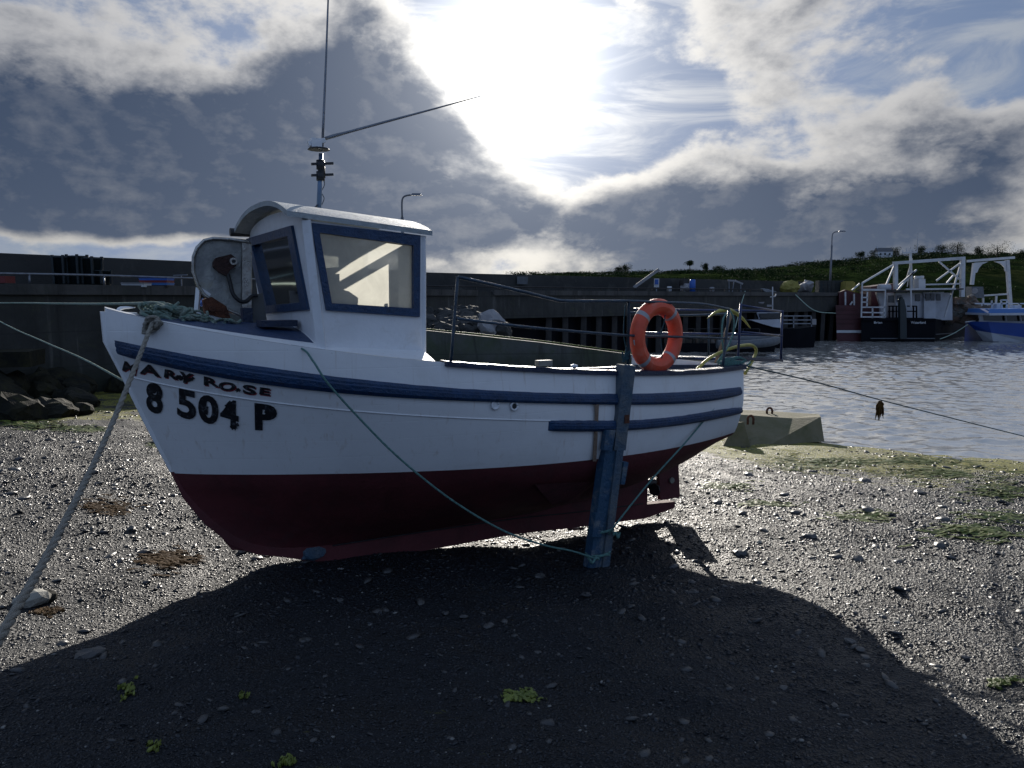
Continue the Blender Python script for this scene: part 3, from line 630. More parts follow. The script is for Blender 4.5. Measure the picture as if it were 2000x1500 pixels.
# small hatch block, cleat post on the foredeck
x,b,z=bsolve(541,634,.38); MB().box(tuple(BP(x,b,z+.01)),(.26,.16,.045),ANG).build('deck_pad',M['dblue'],boat)
x,b,z=bsolve(482,622,.05); MB().box(tuple(BP(x,b,z+.0)),(.07,.09,.16),ANG).box(tuple(BP(x-.09,b,z-.06)),(.13,.12,.07),ANG).build('samson_post',M['dblue'],boat)
x,b,z=bsolve(240,607,.0); MB().tube(crom([BP(x-.03,b,z-.06),BP(x-.03,b,z-.0),BP(x+.0,b,z+.02),BP(x+.08,b,z+.022)]),[.014]*12+[.012,.011,.010,.009,.007,.004,.003][:7]).build('bow_hook',M['cabin'],boat)
# ---------------- mast and aerials
x,b,z=bsolve(622,412,.12); mast=[BP(x,b,z-.04),BP(x+.01,b,z+.12)]
xt,_,zt=bsolve(627,300,.12)
MB().tube([BP(x,b,z-.05),BP(xt,b,zt)],[.020,.017],10).build('mast',mat('blue_grey_mast',(.12,.19,.30),.4,metal=.3),boat)
mk=MB(); 
for py in (322,344):
    xx,_,zq=bsolve(626,py,.12); mk.tube([BP(xx,.12,zq-.035),BP(xx,.12,zq+.035)],.032,10)
    mk.bar(BP(xx-.07,.12,zq+.0),BP(xx+.10,.12,zq+.02),.022,.018)
for py in (332,): xx,_,zq=bsolve(628,py,.12); mk.tube([BP(xx,.12,zq-.06),BP(xx,.12,zq+.06)],.028,10)
xx,_,zq=bsolve(625,293,.12); mk.tube([BP(xx-.01,.12,zq),BP(xx-.01,.12,zq+.012)],[.085,.075],14); mk.build('mast_clamp',M['black'],boat)
xx,_,zq=bsolve(617,280,.12); MB().box(tuple(BP(xx,.12,zq)),(.08,.06,.07),ANG).bar(BP(xx-.06,.12,zq-.01),BP(xx+.07,.12,zq+.03),.035).build('aerial_mount',M['cabin'],boat)
def pw(px,py,b): return BP(*bsolve(px,py,b))
xa_,za_=bsolve(630,300,.12)[0],0
MB().tube([pw(629,295,.12),pw(632,230,.12),pw(637,110,.12),pw(643,-60,.12),pw(648,-200,.12)],[.010,.010,.008,.006,.003],8).build('whip_aerial',M['galv'],boat)
MB().tube([pw(634,271,.10),pw(650,266,.10),pw(676,259,.1),pw(760,236,.1),pw(850,212,.1),pw(941,187,.1)],[.013,.015,.011,.010,.007,.003],8).build('folded_aerial',M['galv'],boat)
MB().tube(crom([pw(630,345,.10),pw(634,360,.1),pw(628,375,.1),pw(633,388,.1),pw(626,405,.1)]),.003,5).build('aerial_cable',M['black'],boat)
MB().bar(pw(620,400,.12),pw(609,414,.2),.008).build('mast_stay',M['black'],boat)
# ---------------- rails
def gb(x): return she(min(x,L))[0]-.05
def rpt(px,py): x,b,z=bsolve(px,py,lambda x,z:gb(x)); return x,b,z
def rtube(name,pts,r,side,m,n=5):
    P=[rpt(*p) for p in pts]; return MB().tube(crom([BP(x,side*b,z) for x,b,z in P],n),r,10).build(name,m,boat)
for side in (1,):
    rtube('top_rail',[(895,541),(1010,567),(1075,583),(1110,588),(1226,588),(1302,591),(1371,594),(1424,604)],.0135,side,M['rail'])
    rtube('mid_rail',[(891,622),(980,633),(1063,642),(1226,655),(1330,658),(1424,661)],.0115,side,M['rail'])
    for p,q in (((881,706),(894,540)),((1226,722),(1228,588)),((1300,725),(1302,591)) if side<0 else ((1226,722),(1228,588)),((1411,722),(1424,604))):
        rtube('stanchion',[p,((p[0]+q[0])/2,(p[1]+q[1])/2),q],.013,side,M['rail'],2)
for ys in ((610,616,613),(650,655,652)): MB().tube(crom([BP(*bsolve(px,py,-.80)) for px,py in zip((1229,1330,1420),ys)]+[BP(*bsolve(1440,ys[2],-.6))]),.014,8).build('far_rail',M['rail'],boat)
for px_ in (1229,1384): MB().tube([BP(*bsolve(px_,612,-.80)),BP(*bsolve(px_,702,-.80))],.014,8).build('stanchion',M['rail'],boat)
# raised locker across the stern
MB().prism([BP(*bsolve(a,b_,-.45)) for a,b_ in ((1266,699),(1384,702),(1384,735),(1266,732))],BN*.03).build('aft_locker',M['cabin'],boat)
MB().prism([BP(*bsolve(a,b_,-.45)) for a,b_ in ((1254,694),(1386,697),(1386,702),(1254,699))],BN*.30).build('locker_lid',M['dblue'],boat)
# stern pulpit overhanging the transom
def pq(px,py,b): return BP(*bsolve(px,py,b))
for y0,y1 in ((596,609),(648,656)): MB().tube([pq(1447,y0,.62),pq(1527,y1,.30)],.011).build('pulpit_rail',M['railb'],boat)
MB().bar(pq(1440,699,.62),pq(1527,704,.30),.035,.03).build('pulpit_foot',M['dblue'],boat)
for a_,b_,bb in (((1441,702),(1447,593),.62),((1525,705),(1528,606),.30)): MB().tube([pq(*a_,bb),pq(*b_,bb)],.013,10).build('pulpit_post',M['railb'],boat)
# far half of the pulpit
e1=bsolve(1527,608,.30); e2=bsolve(1527,655,.30); e3=bsolve(1527,704,.30)
for e in (e1,e2,e3):
    bb,zz_=she(L); MB().tube([BP(*e),BP(L-.05,-bb+.07,e[2]+.02)],.013).build('pulpit_rail',M['railb'],boat)
# ---------------- lettering painted on the bow
def glyph_mesh(ch,off=.0):
    cu=bpy.data.curves.new('t','FONT'); cu.body=ch; cu.size=1.; cu.offset=off; cu.resolution_u=4
    ob=bpy.data.objects.new('t',cu); COL.objects.link(ob); bpy.context.view_layer.update()
    me=bpy.data.meshes.new_from_object(ob.evaluated_get(bpy.context.evaluated_depsgraph_get())); bpy.data.objects.remove(ob)
    vs=np.array([v.co[:] for v in me.vertices]); fs=[tuple(p.vertices) for p in me.polygons]; bpy.data.meshes.remove(me); return vs,fs
def letter(name,ch,quad,m,off=.05,lift=.008,ragged=0.,shift=(0,0)):
    "quad: TL,TR,BR,BL of the glyph on the photograph; the paint follows the hull planking"
    vs,fs=glyph_mesh(ch,off); lo_=vs.min(0); hi=vs.max(0); mb=MB(); out=[]
    rr=random.Random(ord(ch)+int(quad[0][0]))
    for v in vs:
        u=(v[0]-lo_[0])/(hi[0]-lo_[0]); w=(v[1]-lo_[1])/(hi[1]-lo_[1])
        TL,TR,BR,BL=[np.array(q,float) for q in quad]; p=(TL*(1-u)+TR*u)*w+(BL*(1-u)+BR*u)*(1-w)
        p=p+np.array([rr.uniform(-ragged,ragged),rr.uniform(-ragged,ragged)])+np.array(shift)
        out.append(BP(*hp(p[0],p[1],lift)))
    mb.add(out,fs); return mb.build(name,m,boat)
big=[('8',(284,744,318,752,318,812,286,803),.035),('5',(345,757,383,766,383,824,346,813),.035),('0',(386,768,427,776,427,832,388,824),.035),('4',(430,776,466,784,466,841,430,829),.03),('P',(497,787,541,792,541,842,498,840),.04)]
for ch,q,off in big:
    letter('registration_letter',ch,[(q[0],q[1]),(q[2],q[3]),(q[4],q[5]),(q[6],q[7])],M['letter'],off,ragged=.15)
nm=[('M',(243,705,268,711,264,733,238,723)),('A',(276,709,308,716,314,737,272,729)),('R',(322,721,345,725,348,742,320,737)),('Y',(350,725,378,731,376,750,346,746)),('R',(398,735,424,740,430,757,398,752)),('O',(428,744,464,749,456,765,426,761)),('S',(474,750,500,754,500,772,474,768)),('E',(508,756,528,759,527,773,506,770))]
for ch,q in nm:
    Q=[(q[0],q[1]),(q[2],q[3]),(q[4],q[5]),(q[6],q[7])]
    letter('name_letter',ch,Q,M['lred'],.03,.005,shift=(2.,2.)); letter('name_letter',ch,Q,M['letter'],.045,.009,ragged=.1)
# older paint showing through between the letters
for cx,cy,w_,h_,sd_ in ((351,738,12,7,3),(372,741,10,6,4),(465,762,8,5,9),(301,760,15,9,10),(366,795,0,0,0),(400,800,8,20,12),(447,795,12,14,13),(524,805,10,9,14),(458,832,9,10,15)):
    if not w_: continue
    rr=random.Random(sd_); pts=[]
    for k in range(18):
        a=2*math.pi*k/18; q=rr.uniform(.45,1.05); pts.append(BP(*hp(cx+math.cos(a)*w_*q,cy+math.sin(a)*h_*q,.0105)))
    MB().add(pts,[tuple(reversed(range(18)))]).build('paint_smudge',M['letter'],boat)
# ------------------------------------------------------------------ things on and around the boat
# beaching leg bolted to the side
x0,b0,z0=bsolve(1218,712,1.07); 
gpt=gxy(1163,1108); v=gpt-O0; lx,lb=float(v@BA),float(v@BN); print('leg foot x,b,z',lx,lb,gpt[2],'top',x0,b0,z0)
leg=thing('beaching_leg','weathered blue timber beaching leg propping the boat side, with wedges nailed on','prop',tuple(gpt))
topp=Vector(BP(x0,b0,z0)); foot=Vector(gpt)-Vector((0,0,.05)); ax=(topp-foot).normalized()
side=Vector(BA); side=(side-ax*side.dot(ax)).normalized(); outw=ax.cross(side).normalized()
if outw.dot(Vector(BN))<0: outw=-outw
def lp(t,s_,o_): return foot+(topp-foot)*t+side*s_+outw*o_
m_=MB(); m_.bar(lp(0,-.045,0),lp(.72,-.045,0),.125,.09,up=outw); m_.bar(lp(.70,-.0,-.005),lp(.72,-.0,-.005),.12,.09,up=outw); o=m_.build('blue_plank',M['wpost'],leg)
o=MB().bar(lp(.0,.055,.01),lp(.62,.035,.01),.075,.11,up=outw).bar(lp(.60,.035,.008),lp(1.0,.02,.008),.125,.105,up=outw).build('grey_plank',M['gpost'],leg)
def wedge(t,s_,w,h,name,m,flip=1):
    a_=lp(t,s_,.05); up_=(topp-foot).normalized()*h
    poly=[a_-side*w/2,a_+side*w*.35,a_+side*w/2+up_,a_-side*w/2+up_]; MB().prism(poly,outw*.05).build(name,m,leg)
wedge(.60,-.10,.10,.17,'wedge',M['wpost']); wedge(.19,-.09,.11,.20,'wedge',M['wpost']); wedge(.44,.11,.05,.19,'wedge',M['wpost'])
MB().box(tuple(lp(.75,.06,.06)),(.05,.02,.07),ANG).build('rust_plate',M['rust'],leg)
MB().bar(BP(*hp(1166,790,.03)),BP(*hp(1161,900,.03)),.03,.03).build('batten',M['wood'],leg)

# lifebuoy hanging inside the near rail
c=bsolve(1283,657,.90); cw=Vector(BP(c[0],c[1],c[2])); lb_=thing('lifebuoy','orange lifebuoy with grey bands hanging on the stern rail','lifebuoy',tuple(cw))
R1,R2=.262,.073; up=Vector((0,0,1)); hx=Vector((math.cos(rad(40)),math.sin(rad(40)),0))
sx=.80
nn=48; ring=MB(); path=[]
def rp(a): return cw+hx*(math.cos(a)*R1)+up*(math.sin(a)*R1)
o_=len(ring.v); nk=14; rows=[]
for i in range(nn+1):
    a=2*math.pi*i/nn; p=rp(a); t=(rp(a+.01)-rp(a-.01)).normalized(); nrm=hx.cross(up).normalized(); y=t.cross(nrm).normalized()
    rows.append([p+(nrm*math.cos(2*math.pi*k/nk)*.85+y*math.sin(2*math.pi*k/nk))*R2 for k in range(nk+1)])
def tape(i,j):
    a=(i+.5)/nn*360; return 1 if any(abs((a-q+180)%360-180)<6 for q in (48,140,228,312)) else 0
ring.grid(rows,mif=lambda i,j:tape(i,j)); ring.build('ring',[M['orange'],M['tape']],lb_)
MB().tube(crom([pw(1302,592,.92),pw(1297,630,.92),pw(1290,655,.92),pw(1293,690,.92),pw(1290,712,.92)]),.006).build('hanging_line',M['blrope'],lb_)
MB().tube(crom([pw(1243,655,.97),pw(1246,668,.97),pw(1240,674,.97),pw(1238,664,.97)]),.006).build('grab_line',M['tape'],lb_)
# yellow hose loop over the quarter
hz_=MB().tube(crom([pw(1358,724,.55),pw(1385,700,.55),pw(1412,686,.55),pw(1440,677,.55),pw(1466,674,.5),pw(1477,683,.5),pw(1472,700,.5),pw(1455,730,.6)]),.016,8).build('hose',M['yhose']); tag(hz_,'yellow hose looped over the stern quarter of the beached boat','hose')
oar=MB().tube([pw(1397,712,.35),pw(1431,606,.35)],.016,8).build('wooden_stake',M['wood']); tag(oar,'bare wooden pole standing up at the stern rail','pole')
MB
hl=MB().tube(crom([pw(1381,622,.5),pw(1402,608,.5),pw(1425,606,.5),pw(1448,620,.5),pw(1466,641,.5)]),[.004+.018*math.sin(math.pi*k/24) for k in range(25)],8).build('fender_strip',M['yhose']); tag(hl,'curved dull yellow strip balanced over the corner of the stern rail','rubber strip')
# ropes ---------------------------------------------------------------
def rope(name,pts,r,m,label,n=8,group=None,sides=8):
    P=crom(pts,n); o=MB().tube(P,r,sides).build(name,m); return tag(o,label,'rope',group)
def twisted(name,pts,r,m,label,n=10):
    P=crom(pts,n); d=[0]; 
    for a_,b_ in zip(P[:-1],P[1:]): d.append(d[-1]+(b_-a_).length)
    tot=d[-1]; N=int(tot/(r*.9)); Q=[]; k=0
    for i in range(N+1):
        s_=tot*i/N
        while k<len(d)-2 and d[k+1]<s_: k+=1
        t=(s_-d[k])/max(1e-6,d[k+1]-d[k]); Q.append(P[k].lerp(P[k+1],min(1,max(0,t))))
    mb=MB()
    for q in range(3):
        pts_=[]
        for i,p in enumerate(Q):
            T=(Q[min(i+1,N)]-Q[max(i-1,0)]).normalized(); x=T.cross(Vector((0,0,1))); 
            x=x.normalized() if x.length>.05 else Vector((1,0,0)); y=T.cross(x); a=i*.42+q*2.094
            pts_.append(p+(x*math.cos(a)+y*math.sin(a))*r*.45)
        mb.tube(pts_,r*.58,6)
    return tag(mb.build(name,m),label,'rope')
kn=Vector(pw(298,630,.36))
near_end=Vector(at_y(-60,1390,1.75)); mid1=Vector(at_y(152,940,3.3)); 
def lerp3(a,b,t,s=0): p=a.lerp(b,t); p.z-=s*4*t*(1-t); return p
# straight taut line from the knot to beyond the left of the photographer
eye=Vector(CAM); q0=kn; q3=Vector(at_y(0,1245,2.05)); q1=Vector(at_y(205,860,3.95))
twisted('mooring_rope',[q0,Vector(at_y(255,740,(q0.y+3.95)/2+.0)),q1,Vector(at_y(110,1052,2.85)),q3,q3+(q3-Vector(at_y(110,1052,2.85)))*1.2],.0155,M['brope'],'thick beige mooring rope running from the bow knot down towards the viewer')
kb=MB()
for i in range(4):
    rr=random.Random(i); P=[kn+Vector((.038*math.cos(a+i)*(1+.2*i),.03*math.sin(2*a+i),.04*math.sin(a+i*1.3)-.01*i)) for a in np.linspace(0,6.1,14)]
    kb.tube(P,.0115,7)
tag(kb.build('rope_knot',M['brope']),'knot of the thick beige rope over the bow edge','knot')
rope('mooring_rope',[Vector(pw(320,592,.0)),Vector(at_y(200,594,7.5)),Vector(at_y(100,593,10.)),Vector(at_y(0,592,14.5)),Vector(at_y(-300,594,19))],[.014+.0*i for i in range(33)],M['trope'],'pale green rope stretched level from the bow heap to the left edge')
rope('mooring_rope',[Vector(BP(.10,-.03,2.70)),Vector(at_y(160,700,6.4)),Vector(at_y(80,665,8.)),Vector(at_y(0,628,10.)),Vector(at_y(-120,560,14.))],.008,M['trope'],'thin pale line sagging from the stem to the dark wall at left')
lgk=lp(.10,-.10,.09)
tie=Vector(lp(.085,-.08,.08))
gr=[Vector(pw(455,634,.25)),Vector(pw(520,655,.55)),Vector(pw(588,680,.80)),Vector(pw(612,706,1.0)),Vector(pw(640,748,1.06)),Vector(pw(700,815,1.10)),Vector(pw(780,895,1.16)),Vector(pw(880,975,1.22)),Vector(pw(980,1035,1.26)),Vector(pw(1060,1064,1.25)),Vector(pw(1120,1077,1.2)),tie]
rope('guy_rope',gr,.0075,M['grope'],'thin green rope drooping from the foredeck to the foot of the beaching leg')
tb=Vector(lp(.20,.02,.08))
rope('guy_rope',[tb,Vector(pw(1206,1020,1.2)),Vector(pw(1270,940,1.1)),Vector(pw(1345,857,1.0)),Vector(pw(1410,776,.9)),Vector(pw(1446,714,.82))],.0075,M['grope'],'thin green rope from the beaching leg up to the stern')
for t,nm_ in ((.085,0),(.20,1)):
    kb=MB()
    for i in range(3): kb.tube([lp(t,0,0)+side*(.115*math.cos(a))+outw*(.085*math.sin(a))+ax*(.02*i+.03*math.sin(a+i)) for a in np.linspace(0,6.28,20)],.0075,6)
    kb.tube(crom([lp(t,-.06+.12*nm_,.09),lp(t+.01,-.10+.18*nm_,.10),lp(t-.01,-.14+.24*nm_,.11),lp(t+.012,-.18+.30*nm_,.10)]),.012,6)
    tag(kb.build('rope_knot',M['grope']),['green rope knotted round the bottom of the beaching leg','green rope knotted round the beaching leg above the lower knot'][nm_],'knot')
s0=Vector(pw(1446,712,.80))
st_rope=[s0,Vector(at_y(1600,748,10.6)),Vector(at_y(1719,781,11.6)),Vector(at_y(1860,817,12.8)),Vector(at_y(2000,852,13.9)),Vector(at_y(2300,925,16))]
rope('mooring_rope',st_rope,.009,M['blrope'],'blue green rope running from the stern across the water to the right')
wd=MB(); wp=Vector(at_y(1719,783,11.6)); rr=random.Random(4)
for i in range(26):
    d=Vector((rr.uniform(-.05,.05),rr.uniform(-.03,.03),0)); L_=rr.uniform(.08,.30)
    wd.tube([wp+d*.3,wp+d+Vector((0,0,-L_*.5)),wp+d*rr.uniform(.5,1.8)+Vector((0,0,-L_))],[.008,.014,.004],5)
tag(wd.build('seaweed_clump',M['weedb']),'dark seaweed clump hanging from the blue green stern rope','seaweed')
# green ropes coiled on the stern rail and quarter
rc=MB()
rc.tube(crom([pw(1424,604,.6),pw(1412,625,.62),pw(1410,660,.62),pw(1413,690,.6),pw(1402,712,.6)]),.009,7)
rc.tube(crom([pw(1424,604,.6),pw(1433,622,.62),pw(1432,650,.62),pw(1420,680,.62),pw(1400,708,.6)]),.009,7)
for i in range(9):
    rr=random.Random(i+40); cx=rr.uniform(1418,1450); cy=rr.uniform(703,712); w_=rr.uniform(10,26); h_=rr.uniform(3,7)
    rc.tube(crom([pw(cx+w_*math.cos(a),cy+h_*math.sin(a)+rr.uniform(-2,2),.78) for a in np.linspace(0,rr.uniform(4,6),9)]),.010,6)
tag(rc.build('rope_coil',M['grope']),'green rope looped over the stern rail corner and piled on the quarter','rope')
rc=MB().tube(crom([pw(1221,595,.93),pw(1218,650,.95),pw(1224,690,.97),pw(1219,708,.98)]),.005,6)
rc.tube(crom([pw(1228,592,.93),pw(1229,650,.95),pw(1222,690,.97),pw(1226,708,.98)]),.006,6)
for i in range(5):
    rr=random.Random(i+60); rc.tube(crom([pw(1222+rr.uniform(-7,7),690+rr.uniform(-8,16),.99) for a in range(5)]),.006,6)
tag(rc.build('lashing_rope',M['blrope']),'dark lashing line hanging from the rail to the top of the beaching leg','rope')
# heap of frayed green rope on the foredeck
hp_=MB(); 
def fd(px,py,b): x,b_,z=bsolve(px,py,b); return Vector(BP(x,b_,z))
rr=random.Random(11)
for i in range(34):
    cx=max(292,rr.gauss(322,22)); cy=rr.uniform(596,628)+max(0,(cx-320)*.13); w_=rr.uniform(14,42); h_=rr.uniform(3,9); b_=rr.uniform(-.12,.25); ph=rr.uniform(0,6)
    P=[fd(max(270,cx+w_*math.cos(a+ph)),min(cy+h_*math.sin(a*1.3+ph)+rr.uniform(-2.5,2.5),640),b_+rr.uniform(-.03,.03)) for a in np.linspace(0,rr.uniform(2.5,5.5),9)]
    hp_.tube(crom(P,4),rr.uniform(.008,.014),6)
for i in range(16):
    cx=rr.uniform(345,445); cy=619+(cx-345)*.12+rr.uniform(-5,6); P=[fd(cx+q*9-18,cy+rr.uniform(-4,4),rr.uniform(.05,.30)) for q in range(6)]
    hp_.tube(crom(P,4),rr.uniform(.007,.013),6)
for i in range(10):
    P=[fd(365+rr.uniform(-12,10),612+rr.uniform(-10,18),.15+rr.uniform(-.05,.05)) for q in range(5)]; hp_.tube(crom(P,4),.014,6)
hp_.tube(crom([fd(325,613,.1),fd(338,600,.1),fd(350,590,.1)]),.010,6)
tag(hp_.build('rope_heap',M['trope']),'tangled heap of frayed green rope on the foredeck','rope')
M['rustd']=mat('dark_rusty_iron',(.05,.022,.018),.85,var=.5,vscale=20,bump=.8,bscale=60)
# pot hauler guard standing on the far side of the foredeck
def hq(px,py,b=-.25): return Vector(BP(*bsolve(px,py,b)))
haul=thing('pot_hauler','rounded stainless pot hauler housing with rusty parts standing on the foredeck','pot hauler',tuple(hq(470,625)))
outl=[(487,478),(484,472),(450,468),(415,466),(398,470),(384,484),(377,502),(376,530),(384,555),(397,575),(420,592),(450,608),(478,620),(486,618),(488,560)]
NH=Vector(BN)
MB().prism([hq(*p) for p in outl],NH*.012).build('housing_plate',mat('stained_housing_plate',(.36,.37,.35),.5,metal=.2,col2=(.20,.21,.21),vscale=6,dirt=(.30,.28,.22),dscale=9,damt=.5,bump=.5),haul)
MB().tube([hq(*p)+NH*.02 for p in outl+outl[:1]],.014,8).build('housing_rim',M['steel'],haul)
MB().prism([hq(*p)+NH*.03 for p in [(470,475),(488,478),(488,620),(470,612)]],NH*.06).build('housing_edge',M['steel'],haul)
MB().prism([hq(*p)+NH*.04 for p in [(414,512),(420,504),(448,497),(458,505),(458,520),(446,528),(440,540),(425,532),(414,522)]],NH*.05).build('drive_bracket',M['rustd'],haul)
MB().tube([hq(452,511)+NH*.05,hq(452,511)+NH*.085],.028,14).build('sheave',M['steel'],haul)
MB().tube([hq(452,511)+NH*.08,hq(452,511)+NH*.092],.014,12).build('bolt',M['black'],haul)
MB().tube(crom([hq(442,535)+NH*.05,hq(447,555)+NH*.06,hq(452,575)+NH*.07,hq(465,588)+NH*.08,hq(478,588)+NH*.07,hq(489,578)+NH*.05,hq(500,577)+NH*.05]),.016,8).build('hydraulic_hose',M['black'],haul)
MB().bar(hq(384,608),hq(388,562),.035,.03).bar(hq(384,612),hq(466,633),.035,.025).bar(hq(388,562),hq(410,577),.025).build('angle_frame',M['cabin'],haul)
MB().prism([hq(*p) for p in [(395,585),(412,580),(440,598),(450,625),(400,612)]],NH*.08).tube([hq(412,603)+NH*.04,hq(412,603)+NH*.08],.022,12).build('winch_body',M['rust'],haul)
MB().prism([hq(*p) for p in [(484,580),(512,572),(522,632),(484,632)]],NH*.02).build('backing_plate',M['seatm'],haul)
MB().tube([hq(392,596)-NH*.05,hq(402,586)-NH*.05],.02).build('blue_clip',M['bluep'],haul)

# ------------------------------------------------------------------ concrete blocks at the water's edge
def blk(P,name): 
    mb=MB().add(P,[(0,1,2,3),(7,6,5,4),(0,4,5,1),(1,5,6,2),(2,6,7,3),(3,7,4,0)]); return mb
b1=thing('mooring_block','chamfered concrete mooring block with two rusty lifting eyes at the water edge','concrete block',tuple(gxy(1540,868)))
Yb=16.6; fr=[at_y(1430,868,Yb),at_y(1495,869,Yb-.1),at_y(1606,858,Yb+.4)]
T=lambda px,py,Y: Vector(at_y(px,py,Y))
top=[T(1425,822,Yb+.0),T(1502,838,Yb+.25),T(1603,814,Yb+.45),T(1598,810,Yb+1.2),T(1500,804,Yb+1.9),T(1420,800,Yb+1.9)]
base=[T(1435,870,Yb-.45),T(1500,871,Yb-.40),T(1610,862,Yb+.2)]
mb=MB()
B0,B1,B2=base; B3=T(1604,840,Yb+1.6); B4=T(1420,840,Yb+1.9)
t0=T(1422,808,Yb+.9); t1=T(1548,817,Yb+.75); t2=T(1603,814,Yb+.45); t3=T(1600,809,Yb+1.5); t4=T(1490,802,Yb+2.2); t5=T(1425,800,Yb+2.2)
mb.add([B0,B1,B2,B3,B4,t0,t1,t2,t3,t4,t5],[(0,1,6,5),(1,2,7,6),(2,3,8,7),(5,6,7,8,9,10),(3,4,10,9,8),(4,0,5,10),(4,3,2,1,0)])
o=mb.build('block_body',M['block'],b1)
for px,py,Y in ((1503,806,Yb+1.5),(1466,822,Yb+.15)):
    c_=T(px,py,Y); a_=[c_+Vector((.065*math.cos(t),0,.085*math.sin(t)+.03)) for t in np.linspace(-.3,math.pi+.3,12)]
    MB().tube([c_+Vector((.06,0,-.08))]+a_+[c_+Vector((-.06,0,-.08))],.027,8).build('lifting_eye',M['rust'],b1)
s_=MB().add([T(1412,872,Yb-.6),T(1466,873,Yb-.6),T(1466,868,Yb-.1),T(1412,866,Yb-.1),T(1436,826,Yb-.5),T(1453,824,Yb-.5),T(1454,824,Yb-.2),T(1436,824,Yb-.2)],[(0,1,5,4),(1,2,6,5),(2,3,7,6),(3,0,4,7),(4,5,6,7),(3,2,1,0)]).build('concrete_wedge',M['block']); tag(s_,'small tapered concrete block leaning behind the stern, left of the big block','concrete block')

# ------------------------------------------------------------------ pebbles, stones and weed
def pebbles(n,ymin,ymax,smin,smax,mname,name,seed,flat=.35):
    rg=np.random.default_rng(seed); vs,fs=ICO[1]; vs=np.array(vs); fs=np.array(fs)
    u=rg.random(n); y=ymin*(ymax/ymin)**u; x=rg.uniform(-.74,.74,n)*(y+.3)
    sz=rg.uniform(0,1,n)**2.2*(smax-smin)+smin; sz*=np.clip(y/5,.75,1.7)
    z=meshz(x,y)
    a=rg.uniform(0,6.28,n); ex=rg.uniform(.75,1.5,n); fl=rg.uniform(flat*.6,flat*1.4,n); tx=rg.normal(0,.22,n); ty=rg.normal(0,.22,n)
    J=1+rg.uniform(-.22,.22,(n,len(vs),1)); P=vs[None]*J
    X_=P[:,:,0]*(sz*ex)[:,None]; Y_=P[:,:,1]*(sz/ex)[:,None]; Z_=P[:,:,2]*(sz*fl)[:,None]
    Z_=Z_+X_*tx[:,None]+Y_*ty[:,None]
    c=np.cos(a)[:,None]; s=np.sin(a)[:,None]
    out=np.stack([X_*c-Y_*s+x[:,None],X_*s+Y_*c+y[:,None],Z_+(z+sz*fl*.25)[:,None]],-1).reshape(-1,3)
    F_=(fs[None]+(np.arange(n)*len(vs))[:,None,None]).reshape(-1,3)
    me=bpy.data.meshes.new(name); me.vertices.add(len(out)); me.vertices.foreach_set('co',out.ravel().astype(np.float32))
    me.loops.add(F_.size); me.loops.foreach_set('vertex_index',F_.ravel().astype(np.int32)); me.polygons.add(len(F_)); me.polygons.foreach_set('loop_start',np.arange(0,F_.size,3,dtype=np.int32))
    me.materials.append(M[mname]); me.update(calc_edges=True)
    o=bpy.data.objects.new(name,me); COL.objects.link(o); return o
def peb_mat():
    m=bpy.data.materials.new('wet_pebbles'); m.use_nodes=True; N=NT(m.node_tree)
    g=N.n('ShaderNodeNewGeometry'); r_=g.outputs['Random Per Island']; P=g.outputs['Position']
    c=N.mix(N.ss(r_,.25,1.),(.002,.004,.007),(.011,.015,.021)); c=N.mix(N.ss(r_,.985,.99),c,(.16,.16,.15)); 
    b=N.n('ShaderNodeBsdfPrincipled',{'Specular IOR Level':.42}); N.set(b,'Base Color',c)
    N.set(b,'Roughness',N.m('ADD',.19,N.m('MULTIPLY',N.noise(P,4,4,.6),.32)))
    N.set(b,'Normal',N.n('ShaderNodeBump',{'Height':N.noise(P,120,4,.6),'Strength':.5,'Distance':.003}))
    o=N.n('ShaderNodeOutputMaterial'); N.t.links.new(b.outputs[0],o.inputs[0]); return m
M['peb']=peb_mat()
o=pebbles(190000,1.7,13.,.0035,.0115,'peb','shingle',1); tag(o,'wet dark shingle covering the beach','shingle',kind='stuff')
o=pebbles(420,3.,16.,.022,.050,'stone','loose_cobbles',3,.3); tag(o,'odd larger flat cobbles among the shingle','cobbles',kind='stuff')
o=pebbles(9000,3.,19.,.008,.024,'peb','shingle_stones',2); tag(o,'larger loose stones scattered through the shingle','shingle',kind='stuff')
def stone(px,py,w,label,m='stone',seed=0,h=.4,grp=None,name='stone'):
    p=gxy(px,py); D_=p[1]; r_=w/1500*D_/2
    o=MB().ico((p[0],p[1],p[2]+r_*h*.45),(r_,r_*.75,r_*h),2,.10,seed,rz=seed,sm=False).build(name,M[m]); roughen(o,r_*.25,1.6/r_,seed)
    return tag(o,label,'stone',grp)
stone(62,1178,72,'pale flat stone in the sun under the beige mooring rope','pstone',1,.5)
stone(96,1172,40,'dark weedy rock touching the pale stone under the rope','rock',2,.6)
stone(160,808,46,'lone angular rock below the seaweed bank at left','rock',3,.75)
stone(178,1282,60,'dark flat stone on the shadow edge at lower left','stone',4,.35)
stone(255,1150,26,'small dark rounded stone in sunlit shingle left of the keel','stone',5,.5) if False else None
stone(258,1038,26,'dark rounded stone in sunlit shingle between bow and rope','stone',6,.6)
stone(184,925,18,'small black stone beside the rope below the bow','stone',7,.6)
stone(477,1076,34,'black stone touching the curve of the forefoot','stone',8,.45)
SL=[]
k=0
